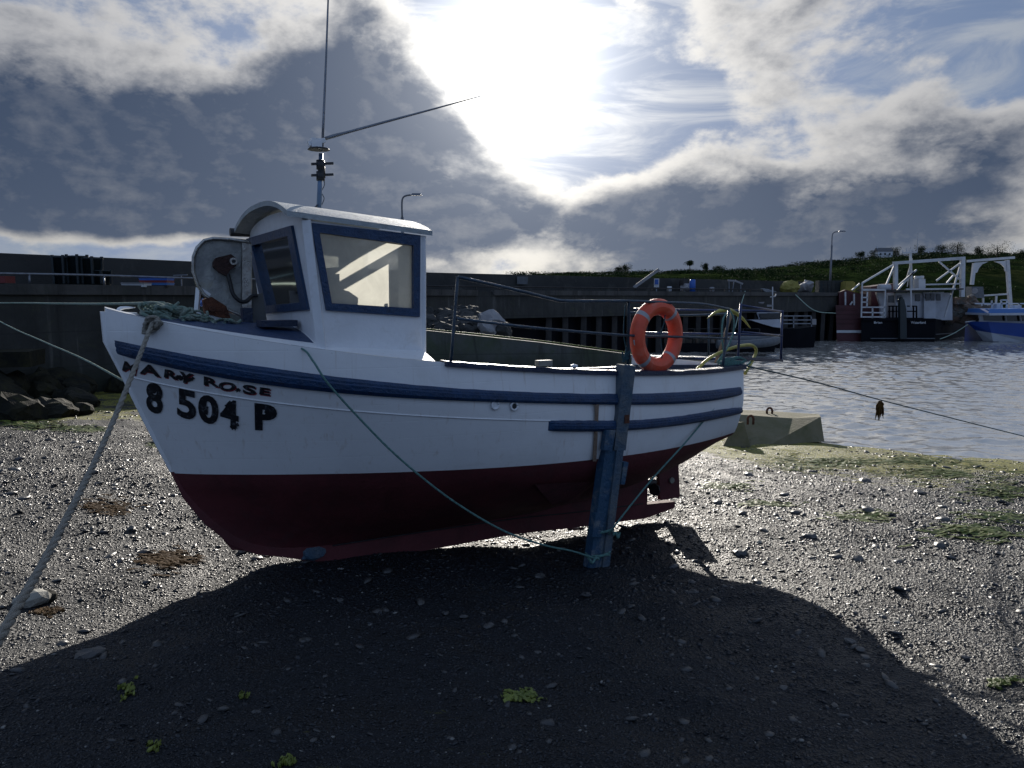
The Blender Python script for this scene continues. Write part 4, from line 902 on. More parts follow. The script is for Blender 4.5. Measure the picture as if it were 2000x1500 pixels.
for px,py,w in [(955,1224,24),(905,1206,20),(870,1199,18),(1145,1163,22),(1055,1127,26),(1051,1276,16),(1092,1282,18),(985,1215,18),(240,1256,18),(150,1275,14),(664,1173,18),(860,1165,12),(635,1322,14),(500,1393,22),(350,1397,18),(1260,1399,14),(1355,1160,26),(1350,1139,24),(1446,1083,36),(1675,1095,30),(1720,1206,22),(1750,1216,18),(1580,1050,30),(1480,1060,20),(1925,1262,16),(1885,1285,20),(1660,1255,26),(1680,1270,22),(880,1445,20),(1630,1380,22),(1530,1345,22),(1690,942,30),(1795,964,26),(1870,985,24)]:
    SL.append((px,py,w))
ORD='first second third fourth fifth sixth seventh eighth ninth tenth eleventh twelfth thirteenth fourteenth fifteenth sixteenth seventeenth eighteenth nineteenth twentieth twenty-first twenty-second twenty-third twenty-fourth twenty-fifth'.split()
inshade=lambda px,py: py>1100+max(0,px-1300)*.42 or px<1300 and py>1100
for zone,txt in ((True,'in the shadow of the boat'),(False,'on the sunlit right side')):
    for k,(px,py,w) in enumerate(sorted(q for q in SL if bool(inshade(q[0],q[1]))==zone)):
        pale=(k%5==1); stone(px,py,w,'loose flat stone %s, %s from the left'%(txt,ORD[k]),'pstone' if pale and not zone else 'stone',k+10+50*zone,.4,'loose stones on the shingle')

def weed(px,py,w,h,mname,label,seed,n=60,grp=None,th=.004,into=None):
    rr=random.Random(seed); c=gxy(px,py); sc_=c[1]/1500; mb=into if into is not None else MB()
    for i in range(n):
        qx=px+rr.gauss(0,w*.27); qy=py+rr.gauss(0,h*.27); p=Vector(gxy(qx,qy)); a=rr.uniform(-.6,.6)+(math.pi if rr.random()<.5 else 0); L_=rr.uniform(.25,.6)*w*sc_*.5; pts=[]
        wd_=rr.uniform(.006,.016)
        P=[]
        for k in range(5):
            q=p+Vector((math.cos(a)*L_*k/4,math.sin(a)*L_*k/4+rr.uniform(-.012,.012),0)); q.z=float(meshz(np.array(q.x),np.array(q.y)))+.010+rr.uniform(0,.010)*math.sin(k*.8); P.append(q)
        nrm=Vector((-math.sin(a),math.cos(a),0)); l=[q+nrm*wd_+Vector((0,0,rr.uniform(-.008,.008))) for q in P]; r2=[q-nrm*wd_ for q in P]
        mb.grid([l,r2],sm=False); mb.grid([[q-Vector((0,0,.004)) for q in l],[q-Vector((0,0,.004)) for q in r2]],sm=False,flip=True)
    if into is not None: return
    return tag(mb.build('seaweed',M[mname]),label,'seaweed',grp)
weed(205,988,85,26,'weedb','amber brown wrack patch between the rope and the bow',1,110)
weed(330,1095,110,34,'weedb','long reddish brown wrack streak left of the keel scar',2,120)
weed(90,1196,46,16,'weedb','brown weed beside the pale stone under the rope',3,40)
weed(250,1352,26,26,'weedg','bright green weed scrap alone in the deep shade at lower left',4,22)
weed(475,1362,20,12,'weedg','small green scrap in shade right of the lower left weed',5,14)
weed(1020,1362,80,18,'weedg','crooked green weed strand in the boat shadow',6,50)
weed(557,1492,40,14,'weedg','green weed scrap at the bottom edge',7,22)
weed(305,1462,24,10,'weedg','tiny green weed scrap near the bottom left',8,12)
weed(1955,1330,50,14,'weedg','yellow green weed at the right edge in the sun',9,30)
weed(1935,1412,60,14,'weedg','yellow green weed low at the right corner',10,30) if False else None
WM=MB()
for i,(px,py,w,h) in enumerate([(60,830,110,16),(150,838,90,14),(1560,905,120,26),(1850,925,200,30),(1960,960,130,40),(1420,950,80,16),(1680,1010,110,18),(1900,1040,170,30),(1640,905,120,20),(30,815,90,14),(1500,985,90,10),(330,870,70,10),(1950,1010,120,24),(1780,900,170,16)]):
    weed(px,py,w,h,'weedg',None,20+i,110,into=WM)

tag(WM.build('green_weed_cover',M['weedg']),'yellow green weed strands spread over the wet mud','seaweed',kind='stuff')
# ------------------------------------------------------------------ harbour wall, quay, slip
EY=3.3
def wl(px,py_top,h=1.25): # wall top h above the eye: depth from its pixel height
    t=h*1500/(580-py_top); return Vector(at_y(px,py_top,t*.985))
WA=Vector((-40,-16,0)); W0=Vector((-14.9,21.8,0)); W1=Vector((-4.4,38.3,0)); W2=Vector((24.0,62.0,0))
dirA=(W1-W0).normalized(); dirB=(W2-W1).normalized()
WA=W0-dirA*40
ztop=EY+1.25; zdeck=EY+.28
nA=Vector((dirA.y,-dirA.x,0)); nB=Vector((dirB.y,-dirB.x,0))   # towards the harbour
def seg(name,p,q,n_,o1,o2,z0,z1,m,parent=None,rough=.0):
    a=p+n_*o1;b=q+n_*o1;c=q+n_*o2;d=p+n_*o2; mb=MB(); N=max(2,int((q-p).length/1.0)); K=5
    for (s1,s2,fl_) in ((d,c,False),(b,a,False)):
        rows=[[s1.lerp(s2,i/N)+Vector((0,0,z0+(z1-z0)*k/K)) for i in range(N+1)] for k in range(K+1)]; mb.grid(rows,sm=False)
    mb.add([a+Vector((0,0,z1)),b+Vector((0,0,z1)),c+Vector((0,0,z1)),d+Vector((0,0,z1))],[(0,1,2,3) if True else 0])
    mb.add([a+Vector((0,0,z0)),d+Vector((0,0,z0)),d+Vector((0,0,z1)),a+Vector((0,0,z1))],[(0,1,2,3)]); mb.add([b+Vector((0,0,z0)),c+Vector((0,0,z0)),c+Vector((0,0,z1)),b+Vector((0,0,z1))],[(3,2,1,0)])
    return mb.build(name,m,parent)
qw=thing('harbour_wall','long dark concrete pier with a tall parapet wall running behind the boat','harbour wall',tuple(W1))
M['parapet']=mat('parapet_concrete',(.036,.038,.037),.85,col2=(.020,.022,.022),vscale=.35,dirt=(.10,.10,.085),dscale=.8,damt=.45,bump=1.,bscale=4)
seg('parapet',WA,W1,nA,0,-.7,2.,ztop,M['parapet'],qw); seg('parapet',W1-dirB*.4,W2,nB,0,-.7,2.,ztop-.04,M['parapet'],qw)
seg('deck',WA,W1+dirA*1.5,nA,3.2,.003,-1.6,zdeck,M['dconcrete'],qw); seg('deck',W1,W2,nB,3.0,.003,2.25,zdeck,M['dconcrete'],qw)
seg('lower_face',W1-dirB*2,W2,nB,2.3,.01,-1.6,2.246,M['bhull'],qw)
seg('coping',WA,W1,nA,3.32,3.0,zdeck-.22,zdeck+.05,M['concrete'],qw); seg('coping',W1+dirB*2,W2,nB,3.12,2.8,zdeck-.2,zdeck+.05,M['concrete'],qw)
for i in range(24):
    p=W1+dirB*(6+i*1.27)+nB*2.62; j=random.Random(i)
    MB().bar(p+Vector((0,0,-1.5)),p+Vector((j.uniform(-.06,.06),0,3.05)),.30+.06*j.random(),.30).build('fender_pile',M['timber'],qw)
for i in (7,15): 
    p=W1+dirB*(6.6+i*1.27)+nB*2.85; lb2=MB()
    for s in (-.2,.2): lb2.bar(p+dirB*s+Vector((0,0,0)),p+dirB*s+Vector((0,0,3.4)),.05)
    for k in range(11): lb2.bar(p-dirB*.2+Vector((0,0,.2+k*.3)),p+dirB*.2+Vector((0,0,.2+k*.3)),.03)
    lb2.build('quay_ladder',M['timber'],qw)
# pipe rail along the coping
pr_=MB(); P=[W0+dirA*t+nA*2.6+Vector((0,0,zdeck+.32+.01*math.sin(t))) for t in np.linspace(-8,14,24)]
pr_.tube(P,.035,6)
for t in np.linspace(-8,14,12): p=W0+dirA*t+nA*2.6; pr_.tube([p+Vector((0,0,zdeck)),p+Vector((0,0,zdeck+.32))],.03,6)
tag(pr_.build('edge_rail',M['galv']),'low steel pipe rail along the edge of the left part of the pier','rail')
pr_=MB(); P=[W1+dirB*t+nB*2.5+Vector((0,0,zdeck+.22)) for t in np.linspace(-1.5,26,28)]; pr_.tube(P,.04,6)
for t in np.linspace(-1.5,26,20): p=W1+dirB*t+nB*2.5; pr_.tube([p+Vector((0,0,zdeck)),p+Vector((0,0,zdeck+.22))],.03,6)
tag(pr_.build('edge_rail',M['timber']),'low rusty kerb rail along the far part of the pier behind the stern','rail')
# boulders under the wall
def boulder(p,r,m,label,seed,grp=None,h=.75):
    o=MB().ico((p[0],p[1],p[2]),(r,r*.8,r*h),3,.02,seed,rz=seed*1.3,sm=False).build('boulder',M[m]); roughen(o,r*.38,1.1/r,seed*.7); roughen(o,r*.15,3.2/r,seed); roughen(o,r*.07,8/r,seed); return tag(o,label,'boulder',grp)
spec=[(20,742,14.6,.95,'rounded weedy boulder at the left edge below the ledge'),(95,760,15.2,.75,'dark boulder right of the left edge one'),(-40,700,17.5,1.3,'large block of rock in the left corner under the wall'),(150,752,17.,.8,'low boulder in front of the wall foot between rope and left rocks'),(60,700,18.3,.9,'flat topped boulder with yellow weed under the wall')]
for i,(px,py,Y,r_,lab) in enumerate(spec):
    p=at_y(px,py,Y); r_*=.7; boulder((p[0],p[1],float(gz(p[0],p[1]))+r_*.1),r_,'rock',lab,i+1,None,.6)
led=MB().box(tuple(Vector(at_y(20,692,17.8))+Vector((-.6,0,-.1))),(2.2,1.2,.35),.3).build('stone_ledge',M['rock']); tag(led,'flat stone ledge at the left edge between boulders and wall','ledge'); roughen(led,.05,2)
wt=weed(40,718,50,30,'weedg','upright tuft of yellow weed on the left boulders',77,60)
wt.location=Vector((-.0,0,0))
def nth(n):
    ones='first second third fourth fifth sixth seventh eighth ninth tenth eleventh twelfth thirteenth fourteenth fifteenth sixteenth seventeenth eighteenth nineteenth'.split()
    if n<20: return ones[n-1]
    t={2:('twentieth','twenty'),3:('thirtieth','thirty'),4:('fortieth','forty'),5:('fiftieth','fifty')}[n//10]
    return t[0] if n%10==0 else t[1]+'-'+ones[n%10-1]
BL={'w':[],'a':[]}
k=100; rr=random.Random(5)
for t in np.linspace(-9,22,24):
    for rep in range(2):
        k+=1; o_=rr.uniform(3.4,5.6); p=W0+dirA*(t+rr.uniform(-.4,.4))+nA*o_; z_=max(float(gz(p.x,p.y)),-.1)
        if p.y>34: z_=max(z_,.3)
        r_=rr.uniform(.35,.85)*(1.1 if o_<4.4 else .8); BL['w'].append((p.x/p.y,(p.x,p.y,z_+r_*.15),r_,k))
M['armour']=mat('grey_armour_rock',(.032,.034,.034),.85,col2=(.018,.02,.019),vscale=1.5,bump=1.,bscale=6)
for i in range(44):
    px=rr.uniform(828,985); py=rr.uniform(606,648) ; Y=33.2-(py-606)*.11+rr.uniform(-.3,.3)
    if px>930 and py<618+(px-930)*.3: continue
    p=at_y(px,py,Y); BL['a'].append((p[0]/p[1],tuple(p),rr.uniform(.28,.60),300+i))
for i,(q,p,r_,k) in enumerate(sorted(BL['w'])): boulder(p,r_,'rock','dark weedy rock in the bank under the wall, %s from the left'%nth(i+1),k,'rocks along the foot of the wall',.7)
for i,(q,p,r_,k) in enumerate(sorted(BL['a'])): boulder(p,r_,'armour','grey armour rock on the slope behind the cockpit, %s from the left'%nth(i+1),k,'armour rocks behind the cockpit',.6)
sk=boulder(at_y(958,632,29.),.62,'whitebag','x',9); sk.name='torn_sack'; sk['label']='torn white sack lying on the armour rocks, seen through the rails'; sk['category']='sack'; roughen(sk,.25,2.2,3); del_=0
# slipway wall falling to the right
S=lambda px,py,Y: Vector(at_y(px,py,Y))
sa,sb,sc3=S(700,630,25.),S(1050,668,25.5),S(1246,694,26.); sl=MB()
tp=[S(380,600,24.),sa,S(830,645,25.2),sb,sc3]; 
bk=[p+Vector((.1,.35,-.02)) for p in tp]; lo2=[Vector((p.x,p.y-.5,-1.5)) for p in tp]
sl.grid([lo2,tp],sm=False,flip=False); sl.grid([tp,bk],sm=False); sl.add([tp[-1],lo2[-1],Vector((lo2[-1].x+.4,lo2[-1].y+1,-1.5)),bk[-1]],[(0,1,2,3)])
tag(sl.build('slipway_wall',M['slip']),'sloping concrete slip wall with green algae dipping into the water behind the rails','slipway')
rope('mooring_rope',[p+Vector((0,-.05,.06+.0*i)) for i,p in enumerate(tp[1:])],.016,M['weedg'],'old weedy yellow rope lying along the top edge of the slip wall')  # tube added for the wall's sunlit, weedy top edge, brightness put into its colour
# ------------------------------------------------------------------ things on the pier
def onq(px,off=1.2,seg_=None):
    "point on the pier deck seen at column px"
    d=ray(px,580); d=Vector((d[0],d[1],0))
    best=None
    for P0,dr,n_ in ((W0,dirA,nA),(W1,dirB,nB)):
        q=P0+n_*off; A=np.array([[dr.x,-d.x],[dr.y,-d.y]]); 
        t,s_=np.linalg.solve(A,-np.array([q.x,q.y])); p=q+dr*t
        ok=(s_>0) and ((P0 is W0 and p.y<38.5) or (P0 is W1 and t>-1.))
        if ok: best=p
    return Vector((best.x,best.y,zdeck))
def mpp(p): return p.y/1500  # metres per photo pixel
# tall lamp posts
def lamp(px,ytop,off,label,hd):
    p=onq(px,off); s=mpp(p); H=(580-ytop)*s+EY; o=thing('street_lamp',label,'street lamp',tuple(p),'lamp posts on the pier')
    MB().tube([p,Vector((p.x,p.y,H-1.1))],[.11,.075],8).build('post',M['lamp'],o)
    MB().tube(crom([Vector((p.x,p.y,H-1.15)),Vector((p.x,p.y,H-.35)),Vector((p.x+.12*1,p.y,H-.08)),Vector((p.x+.45,p.y,H))],5),.045,8).build('arm',M['lamp'],o)
    MB().box((p.x+.45+hd/2,p.y,H+.02),(hd,.26,.10),0,0,.7).build('lantern',M['lamp'],o)
p_=onq(789,-1.2); lamp(788,386,-1.4,'street lamp rising just above the cabin roof of the boat',.55)
lamp(1620,455,.6,'tall street lamp on the far pier against the hill',.6)
# stack of dark tubs
tb=thing('tub_stack','stack of dark plastic tubs on the left end of the pier','tub stack',tuple(onq(155,1.6))); p=onq(155,1.6); s=mpp(p)
w=80*s
for i,(dx_,h_) in enumerate(((-.34,.72),(-.05,.74),(.26,.70),(.42,.40))):
    c_=p+Vector((dx_*w,.1*i,0)); m_=MB(); m_.tube([c_,c_+Vector((0,0,h_*1.15)),c_+Vector((0,0,h_*1.16)),c_+Vector((0,0,h_*1.22))],[w*.20,w*.24,w*.26,w*.26],14)
    for k in range(6):
        a=k*math.pi/3; m_.bar(c_+Vector((math.cos(a)*w*.24,math.sin(a)*w*.24,.1)),c_+Vector((math.cos(a)*w*.25,math.sin(a)*w*.25,h_*1.27)),.06)
    m_.build('tub',M['crate'],tb)
rd=onq(4,2.2); o=MB().box((rd.x,rd.y,zdeck+.17),(.5,.4,.18)).box((rd.x,rd.y,zdeck+.04),(.12,.12,.12)).build('red_box',M['redp']); tag(o,'red box on the pier at the left edge','box')
def crate_stack(px,off,w_,h_,m,label,n=3):
    p=onq(px,off); s=mpp(p); o=thing('fish_crate_stack',label,'crate stack',tuple(p)); hh=h_*s/n
    for i in range(n): 
        b_=MB().box((p.x,p.y,p.z+hh*(i+.46)),(w_*s,.5,hh*.86),0,0,1.03).box((p.x,p.y,p.z+hh*(i+.94)),(w_*s*1.05,.55,hh*.1)); b_.build('crate',m[i%len(m)],o)
crate_stack(308,2.9,52,18,[M['timber'],M['lblue'],M['redp'],M['bluep']],'pile of flat blue and red fish boxes on the pier above the bow',4) 
p=onq(268,3.0); s=mpp(p); o=thing('white_box','long white fish box beside the coloured boxes above the bow','box',tuple(p)); MB().box((p.x,p.y,p.z+.05-.0),(44*s,.45,.09)).build('tray',M['wsteel'],o); MB().box((p.x,p.y,p.z+.115),(45*s,.5,.03)).build('lid',M['whitebag'],o)
p=onq(356,1.6); o=MB().bar(p,p+Vector((0,0,.42)),.03).bar(p+Vector((-.26,0,.42)),p+Vector((.2,0,.44)),.03).build('tap_post',M['galv']); tag(o,'thin T shaped standpipe against the parapet left of the hauler','pipe')
# gangway leaning over the parapet, signs, drum and other gear
p=onq(1243,1.2); s=mpp(p); G=lambda px,py,dy=0: Vector((((px-1000)/1500)*(p.y+dy),p.y+dy,EY+(580-py)*(p.y+dy)/1500))
gw=thing('gangway','pale ladder gangway tilted up over the parapet','gangway',tuple(p))
for dy in (0,.7): MB().bar(G(1236,562,dy),G(1284,527,dy),.10,.18).build('side_beam',M['whitebag'],gw)
rg=MB()
for k in range(9): q0=G(1238+k*5.2,560-k*3.9,0); q1=G(1238+k*5.2,560-k*3.9,.7); rg.bar(q0,q1,.05)
rg.build('rung',M['whitebag'],gw); MB().bar(G(1240,572,.3),G(1240,556,.3),.12).build('foot',M['timber'],gw)
sg=thing('notice_board','blue and white notice board on the pier parapet','sign',tuple(G(1280,566,1.)))
MB().box(tuple(G(1280,553,1.)),(10*s,.05,17*s)).build('panel',M['sign'],sg); MB().box(tuple(G(1280,551,.96)),(7*s,.04,10*s)).build('blue_panel',M['bluep'],sg); MB().bar(G(1280,573,1.),G(1280,558,1.05),.06).build('post',M['galv'],sg)
p2=onq(1020,.15); sg=tag(MB().box((p2.x,p2.y-.0,zdeck+.62),(24*mpp(p2),.05,.42),.55).build('notice_board',M['grey']),'faint grey notice board on the parapet between the rails','sign')
def junk(px,off,w_,h_,m,name,label,cat,seed,kind='ico'):
    p=onq(px,off); s=mpp(p)
    if kind=='ico': o=MB().ico((p.x,p.y,p.z+h_*s*.42),(w_*s/2,.5,h_*s*.5),3,.03,seed,sm=False).build(name,M[m]); roughen(o,.30,1.1,seed); roughen(o,.16,3.5,seed+4)
    elif kind=='box': o=MB().box((p.x,p.y,p.z+h_*s/2),(w_*s,.7,h_*s),.2,0,.9).box((p.x,p.y,p.z+h_*s+.03),(w_*s*.7,.5,.06),.2).build(name,M[m])
    elif kind=='drum': o=MB().tube([p,p+Vector((0,0,h_*s*.3)),p+Vector((0,0,h_*s*.32)),p+Vector((0,0,h_*s*.95)),p+Vector((0,0,h_*s))],[w_*s/2,w_*s/2,w_*s*.53,w_*s/2,w_*s*.4],14).build(name,M[m])
    return tag(o,label,cat)
junk(1262+45,.8,9,12,'wsteel','bollard','short pale bollard right of the notice board','bollard',1,'drum')
junk(1340,1.,24,15,'whitebag','bag','lumpy white bag beside the blue drum on the pier','bag',2)
junk(1352,1.6,11,25,'bluep','blue_drum','upright blue drum on the pier','drum',3,'drum')
junk(1333,.6,8,24,'timber','timber_post','pair of dark timber stumps left of the blue drum','post',4,'box')
tr_=onq(1430,1.); s=mpp(tr_); o=thing('trestle','pale folding trestle with sloping top on the pier','trestle',tuple(tr_))
H=lambda px,py: Vector(((px-1000)/1500*tr_.y,tr_.y,EY+(580-py)*s)); MB().bar(H(1418,548),H(1432,549),.12).bar(H(1432,549),H(1447,555),.12).build('top',M['whitebag'],o)
for a_,b_ in (((1420,548),(1421,571)),((1430,549),(1427,571)),((1443,553),(1444,571))): MB().bar(H(*a_),H(*b_),.05).build('leg',M['galv'],o)
junk(1390,1.,9,11,'whitebag','bollard','small pale bollard between drum and trestle','bollard',5,'drum')
junk(1545,1.2,36,26,'yellowbag','bulk_bag','big yellow bulk bag slumped on the pier','bag',11)
junk(1572,1.,26,26,'whitebag','bulk_bag','grey white bulk bag right of the yellow one','bag',12)
junk(1500,1.3,30,10,'grey','gear_heap','low heap of grey gear left of the yellow bag','gear',13)
junk(1655,2.2,22,22,'yellowbag','forklift_body','yellow machine cab behind the red bow','machine',14,'box')
junk(1640,1.4,14,18,'whitebag','bulk_bag','narrow white bag left of the yellow machine','bag',15)
p=onq(1619,.9); s=mpp(p); o=thing('pot_stack','wide dark stack of plastic crates under the far street lamp','crate stack',tuple(p))
for i in range(6):
    c_=p+Vector(((i-2.5)*8*s,0,0)); b_=MB()
    for k in range(4): b_.box((c_.x,c_.y,c_.z+(k+.46)*6.2*s),(7.4*s,.8,5.6*s),0,0,1.04).box((c_.x,c_.y,c_.z+(k+.94)*6.2*s),(7.7*s,.85,.5*s))
    b_.build('crate_column',M['crate'],o)
# ------------------------------------------------------------------ hills
RPX=[-400,300,700,900,1000,1100,1200,1290,1360,1450,1500,1560,1620,1680,1720,1780,1850,1920,2000,2200,2600,3200]
RPY=[560,552,545,540,538,538,537,536,534,532,527,520,516,510,505,501,499,501,499,505,520,545]
def hillz(px,v): # v 0 at the shore .. 1 at the ridge
    ridge=(580-np.interp(px,RPX,RPY))/1500*430+EY
    return -.8+(ridge+.8)*(1-(1-v)**1.6)
hr=[];NX2=260
pxs=np.linspace(-400,3200,NX2); vs_=np.linspace(0,1.0,46)
for v in vs_:
    Y_=235+v*195; r_=[]
    for px in pxs:
        x=(px-1000)/1500*Y_; z=hillz(px,v)+mnoise.fractal((x*.012,Y_*.012,2.),.9,2.,5)*2.2*math.sin(math.pi*min(1,v*1.0))*.8
        r_.append((x,Y_,z))
    hr.append(r_)
hr.append([(x*1.3,Y_+190,z-14) for x,Y_,z in hr[-1]])
def hill_mat():
    m=bpy.data.materials.new('hill_fields'); m.use_nodes=True; N=NT(m.node_tree)
    P=N.n('ShaderNodeNewGeometry').outputs['Position']; q=N.n('ShaderNodeVectorMath',{0:P,1:(1,.55,0)},operation='MULTIPLY').outputs[0]
    qn=N.vm('ADD',q,N.n('ShaderNodeVectorMath',{0:N.n('ShaderNodeTexNoise',{'Vector':P,'Scale':.03}).outputs[1],3:14.},operation='SCALE').outputs[0])
    vo=N.n('ShaderNodeTexVoronoi',{'Vector':qn,'Scale':.030}); ve=N.n('ShaderNodeTexVoronoi',{'Vector':qn,'Scale':.030},feature='DISTANCE_TO_EDGE')
    rnd=N.n('ShaderNodeSeparateColor',{0:vo.outputs['Color']}).outputs[0]
    c=N.mix(rnd,(.014,.030,.008),(.040,.056,.016)); c=N.mix(N.ss(rnd,.75,.8),c,(.036,.042,.014))
    c=N.mix(N.ss(N.noise(P,.10,7,.65,.5),.46,.58),c,(.006,.013,.004))
    c=N.mix(N.ss(ve.outputs['Distance'],.07,.03),c,(.012,.02,.008))
    c=N.mix(N.m('MULTIPLY',N.noise(P,.6,6,.7),.5),c,(.03,.04,.016))
    b=N.n('ShaderNodeBsdfPrincipled',{'Roughness':1.,'Specular IOR Level':0.}); N.set(b,'Base Color',c); N.set(b,'Normal',N.n('ShaderNodeBump',{'Height':N.noise(P,.35,7,.7),'Strength':1.,'Distance':2.}))
    o=N.n('ShaderNodeOutputMaterial'); N.t.links.new(b.outputs[0],o.inputs[0]); return m
hl_=MB().grid(hr).build('hills',hill_mat()); tag(hl_,kind='structure')
def hpt(px,v):
    Y_=235+v*195; return Vector(((px-1000)/1500*Y_,Y_,float(hillz(px,v))+0.))
def foliage(mb,c,R,rg,n,leaf):
    cl=[(c+Vector((rg.gauss(0,.42)*R[0],rg.gauss(0,.42)*R[1],rg.uniform(-.5,.6)*R[2])),rg.uniform(.28,.55)) for _ in range(max(4,int(n/28)))]
    for i in range(n):
        cc,q=cl[i%len(cl)]; d=Vector((rg.gauss(0,1),rg.gauss(0,1),rg.gauss(0,1))).normalized()*q*rg.uniform(.6,1.); p=cc+Vector((d.x*R[0],d.y*R[1],d.z*R[2]))
        a=Vector((rg.uniform(-1,1),rg.uniform(-1,1),rg.uniform(-1,1))).normalized()*leaf; b=Vector((rg.uniform(-1,1),rg.uniform(-1,1),rg.uniform(-1,1))).normalized()*leaf
        mb.add([p,p+a,p+b],[(0,1,2)])
# scrub and hedges as one mass
sc_=MB(); rg=random.Random(21)
for i in range(420):
    px=rg.uniform(1000,2150); v=rg.random()**.8; p=hpt(px,v); hedge=mnoise.noise(Vector((p.x*.025,p.y*.03,1.)))
    if hedge<-.12: continue
    p.z+=.6+mnoise.fractal((p.x*.012,p.y*.012,2.),.9,2.,5)*1.6*math.sin(math.pi*v)
    foliage(sc_,p,(rg.uniform(5,15),2.5,rg.uniform(1.,2.0)),rg,190,.55)
for i in range(130):
    px=rg.uniform(1000,1540) if i<90 else rg.uniform(1540,2100); p=hpt(px,.985); foliage(sc_,p+Vector((0,0,.4)),(rg.uniform(3,8),3,rg.uniform(.7,1.5)),rg,130,.5)
tag(sc_.build('hillside_scrub',M['leafd']),'dark hedges and gorse scrub massed over the hillside','scrub',kind='stuff')
def tree(px,v,h,w,label,seed,trunk=.35,flat=False,grp='trees on the skyline'):
    p=hpt(px,v); rg=random.Random(seed); o=thing('tree',label,'tree',tuple(p),grp)
    mb=MB().tube([p+Vector((0,0,-1)),p+Vector((.2,0,h*.6)),p+Vector((.1,0,h*.8))],[.3,.2,.08],6)
    for k in range(4): a=rg.uniform(0,6.28); mb.tube([p+Vector((.2,0,h*rg.uniform(.4,.6))),p+Vector((math.cos(a)*w*.35,math.sin(a)*w*.3,h*rg.uniform(.65,.85)))],[.12,.04],5)
    mb.build('trunk',M['bark'],o)
    cr=MB(); foliage(cr,p+Vector((0,0,h*(.38+trunk*.6))),(w/2,w/2,h*(.62-trunk*.5)),rg,1500,.36)
    cr.build('crown',M['leafd'],o)
tree(1343,.97,6.6,4.2,'flat topped pine standing alone above the pier parapet',1,.7)
tree(1374,.97,5.4,3.2,'small pointed tree right of the flat topped pine',2,.3)
tree(1219,.97,5.8,5.5,'dense cone shaped tree left of the gangway',3,.15)
tree(1205,.97,4.2,5.,'low bushy tree left of the cone shaped tree',4,.1)
tree(1400,.97,4.,7.,'broad low tree between the pines and the hill',5,.1)
tree(1672,.97,5.,5.,'bare ragged tree on the ridge left of the white house',6,.4)
tree(1700,.99,5.,6.,'round bush tree touching the left side of the white house',7,.1)
tree(1738,1.,6.,6.,'round bush tree right of the white house',8,.1)
tree(1788,.98,6.,7.,'dark round tree on the ridge right of the mast',9,.1)
tree(1830,.98,6.,9.,'broad dark tree on the ridge above the gantry',10,.1)
tree(1858,.98,7.,8.,'tallest of the round ridge trees above the gantry beam',11,.1)
tree(1900,.98,5.,5.,'small lone round bush on the bare ridge',12,.1)
tree(1935,.55,9.,13.,'big dark thicket seen under the right gantry arch',13,.05,grp='trees in the fields')
tree(1990,.6,5.,8.,'round thicket at the right edge of the hillside',14,.05,grp='trees in the fields')
p=hpt(1714,.985); p.z+=.5; hs=thing('farmhouse','small white farmhouse with grey roof on the ridge','house',tuple(p))
MB().box((p.x,p.y-1,p.z+1.2),(8,5,3.4)).build('wall',M['housew'],hs)
MB().prism([(p.x-4.2,p.y-3.8,p.z+2.9),(p.x-4.2,p.y+1.8,p.z+2.9),(p.x-4.2,p.y-1,p.z+5.)],(0.01,0,0)).add([(p.x-4.2,p.y-3.8,p.z+2.9),(p.x+4.2,p.y-3.8,p.z+2.9),(p.x+4.2,p.y-1,p.z+5.),(p.x-4.2,p.y-1,p.z+5.),(p.x+4.2,p.y+1.8,p.z+2.9),(p.x-4.2,p.y+1.8,p.z+2.9)],[(0,1,2,3),(3,2,4,5)]).build('roof',M['slate'],hs)
for k in range(3): MB().box((p.x-2.6+k*2.5,p.y-3.53,p.z+1.5),(.9,.06,1.1)).build('window',M['glassd'],hs)
MB().box((p.x-3.5,p.y-1,p.z+5.3),(.8,.8,1.2)).build('chimney',M['housew'],hs)
# ------------------------------------------------------------------ moored vessels
def VQ(Y0): return lambda px,py,dy=0.: Vector(at_y(px,py,Y0+dy)) 
def bars(name,L_,w,m,parent,Q):
    mb=MB()
    for (a,b) in L_: mb.bar(Q(*a),Q(*b),w)
    return mb.build(name,m,parent)
def loft(secs,name,m,parent,mif=None):
    mb=MB(); mb.grid(secs,sm=False,mif=mif); mb.add(secs[0],[tuple(reversed(range(len(secs[0]))))]).add(secs[-1],[tuple(range(len(secs[-1])))]); return mb.build(name,m,parent)
# 1: red hull, bow on
Y0=57.5; Q=VQ(Y0); s=Y0/1500; z0=-.6
rv=thing('red_trawler','dark red hulled vessel moored between the pier and the black trawler','fishing vessel',(Q(1660,668)[0],Y0,0))
def rsec(dy,xl,xr,yt,f): 
    l=Q(xl,yt,dy); r_=Q(xr,yt,dy); ll=Q(xl+f,640,dy); lr=Q(xr-f,640,dy)
    return [l,Vector((ll.x,ll.y,z0)),Vector((lr.x,lr.y,z0)),r_]
loft([rsec(0,1632,1690,596,5),rsec(3,1634,1720,600,4),rsec(9,1642,1740,604,4)],'hull',M['rhull'],rv)
rb=MB()
for k_,y_ in enumerate((604,613,622,631)): rb.bar(Q(1632.5+k_*.4,y_,-.03),Q(1689,y_+.5,-.03),.07,.05)
rb.build('rubbing_strake',M['rhull'],rv)
MB().prism([Q(1634,645,-.05),Q(1682,645,-.05),Q(1682,650,-.05),Q(1634,650,-.05)],(0,.04,0)).build('white_waterline',M['wsteel'],rv)
MB().prism([Q(1637,571,1),Q(1650,566,1),Q(1672,572,1),Q(1690,575,1),Q(1690,598,1),Q(1637,598,1)],(0,.3,0)).build('bulwark',M['rhull'],rv)
MB().prism([Q(1690,560,4),Q(1735,554,4),Q(1735,600,4),Q(1690,600,4)],(0,2.,0)).build('deckhouse',M['rhull'],rv)
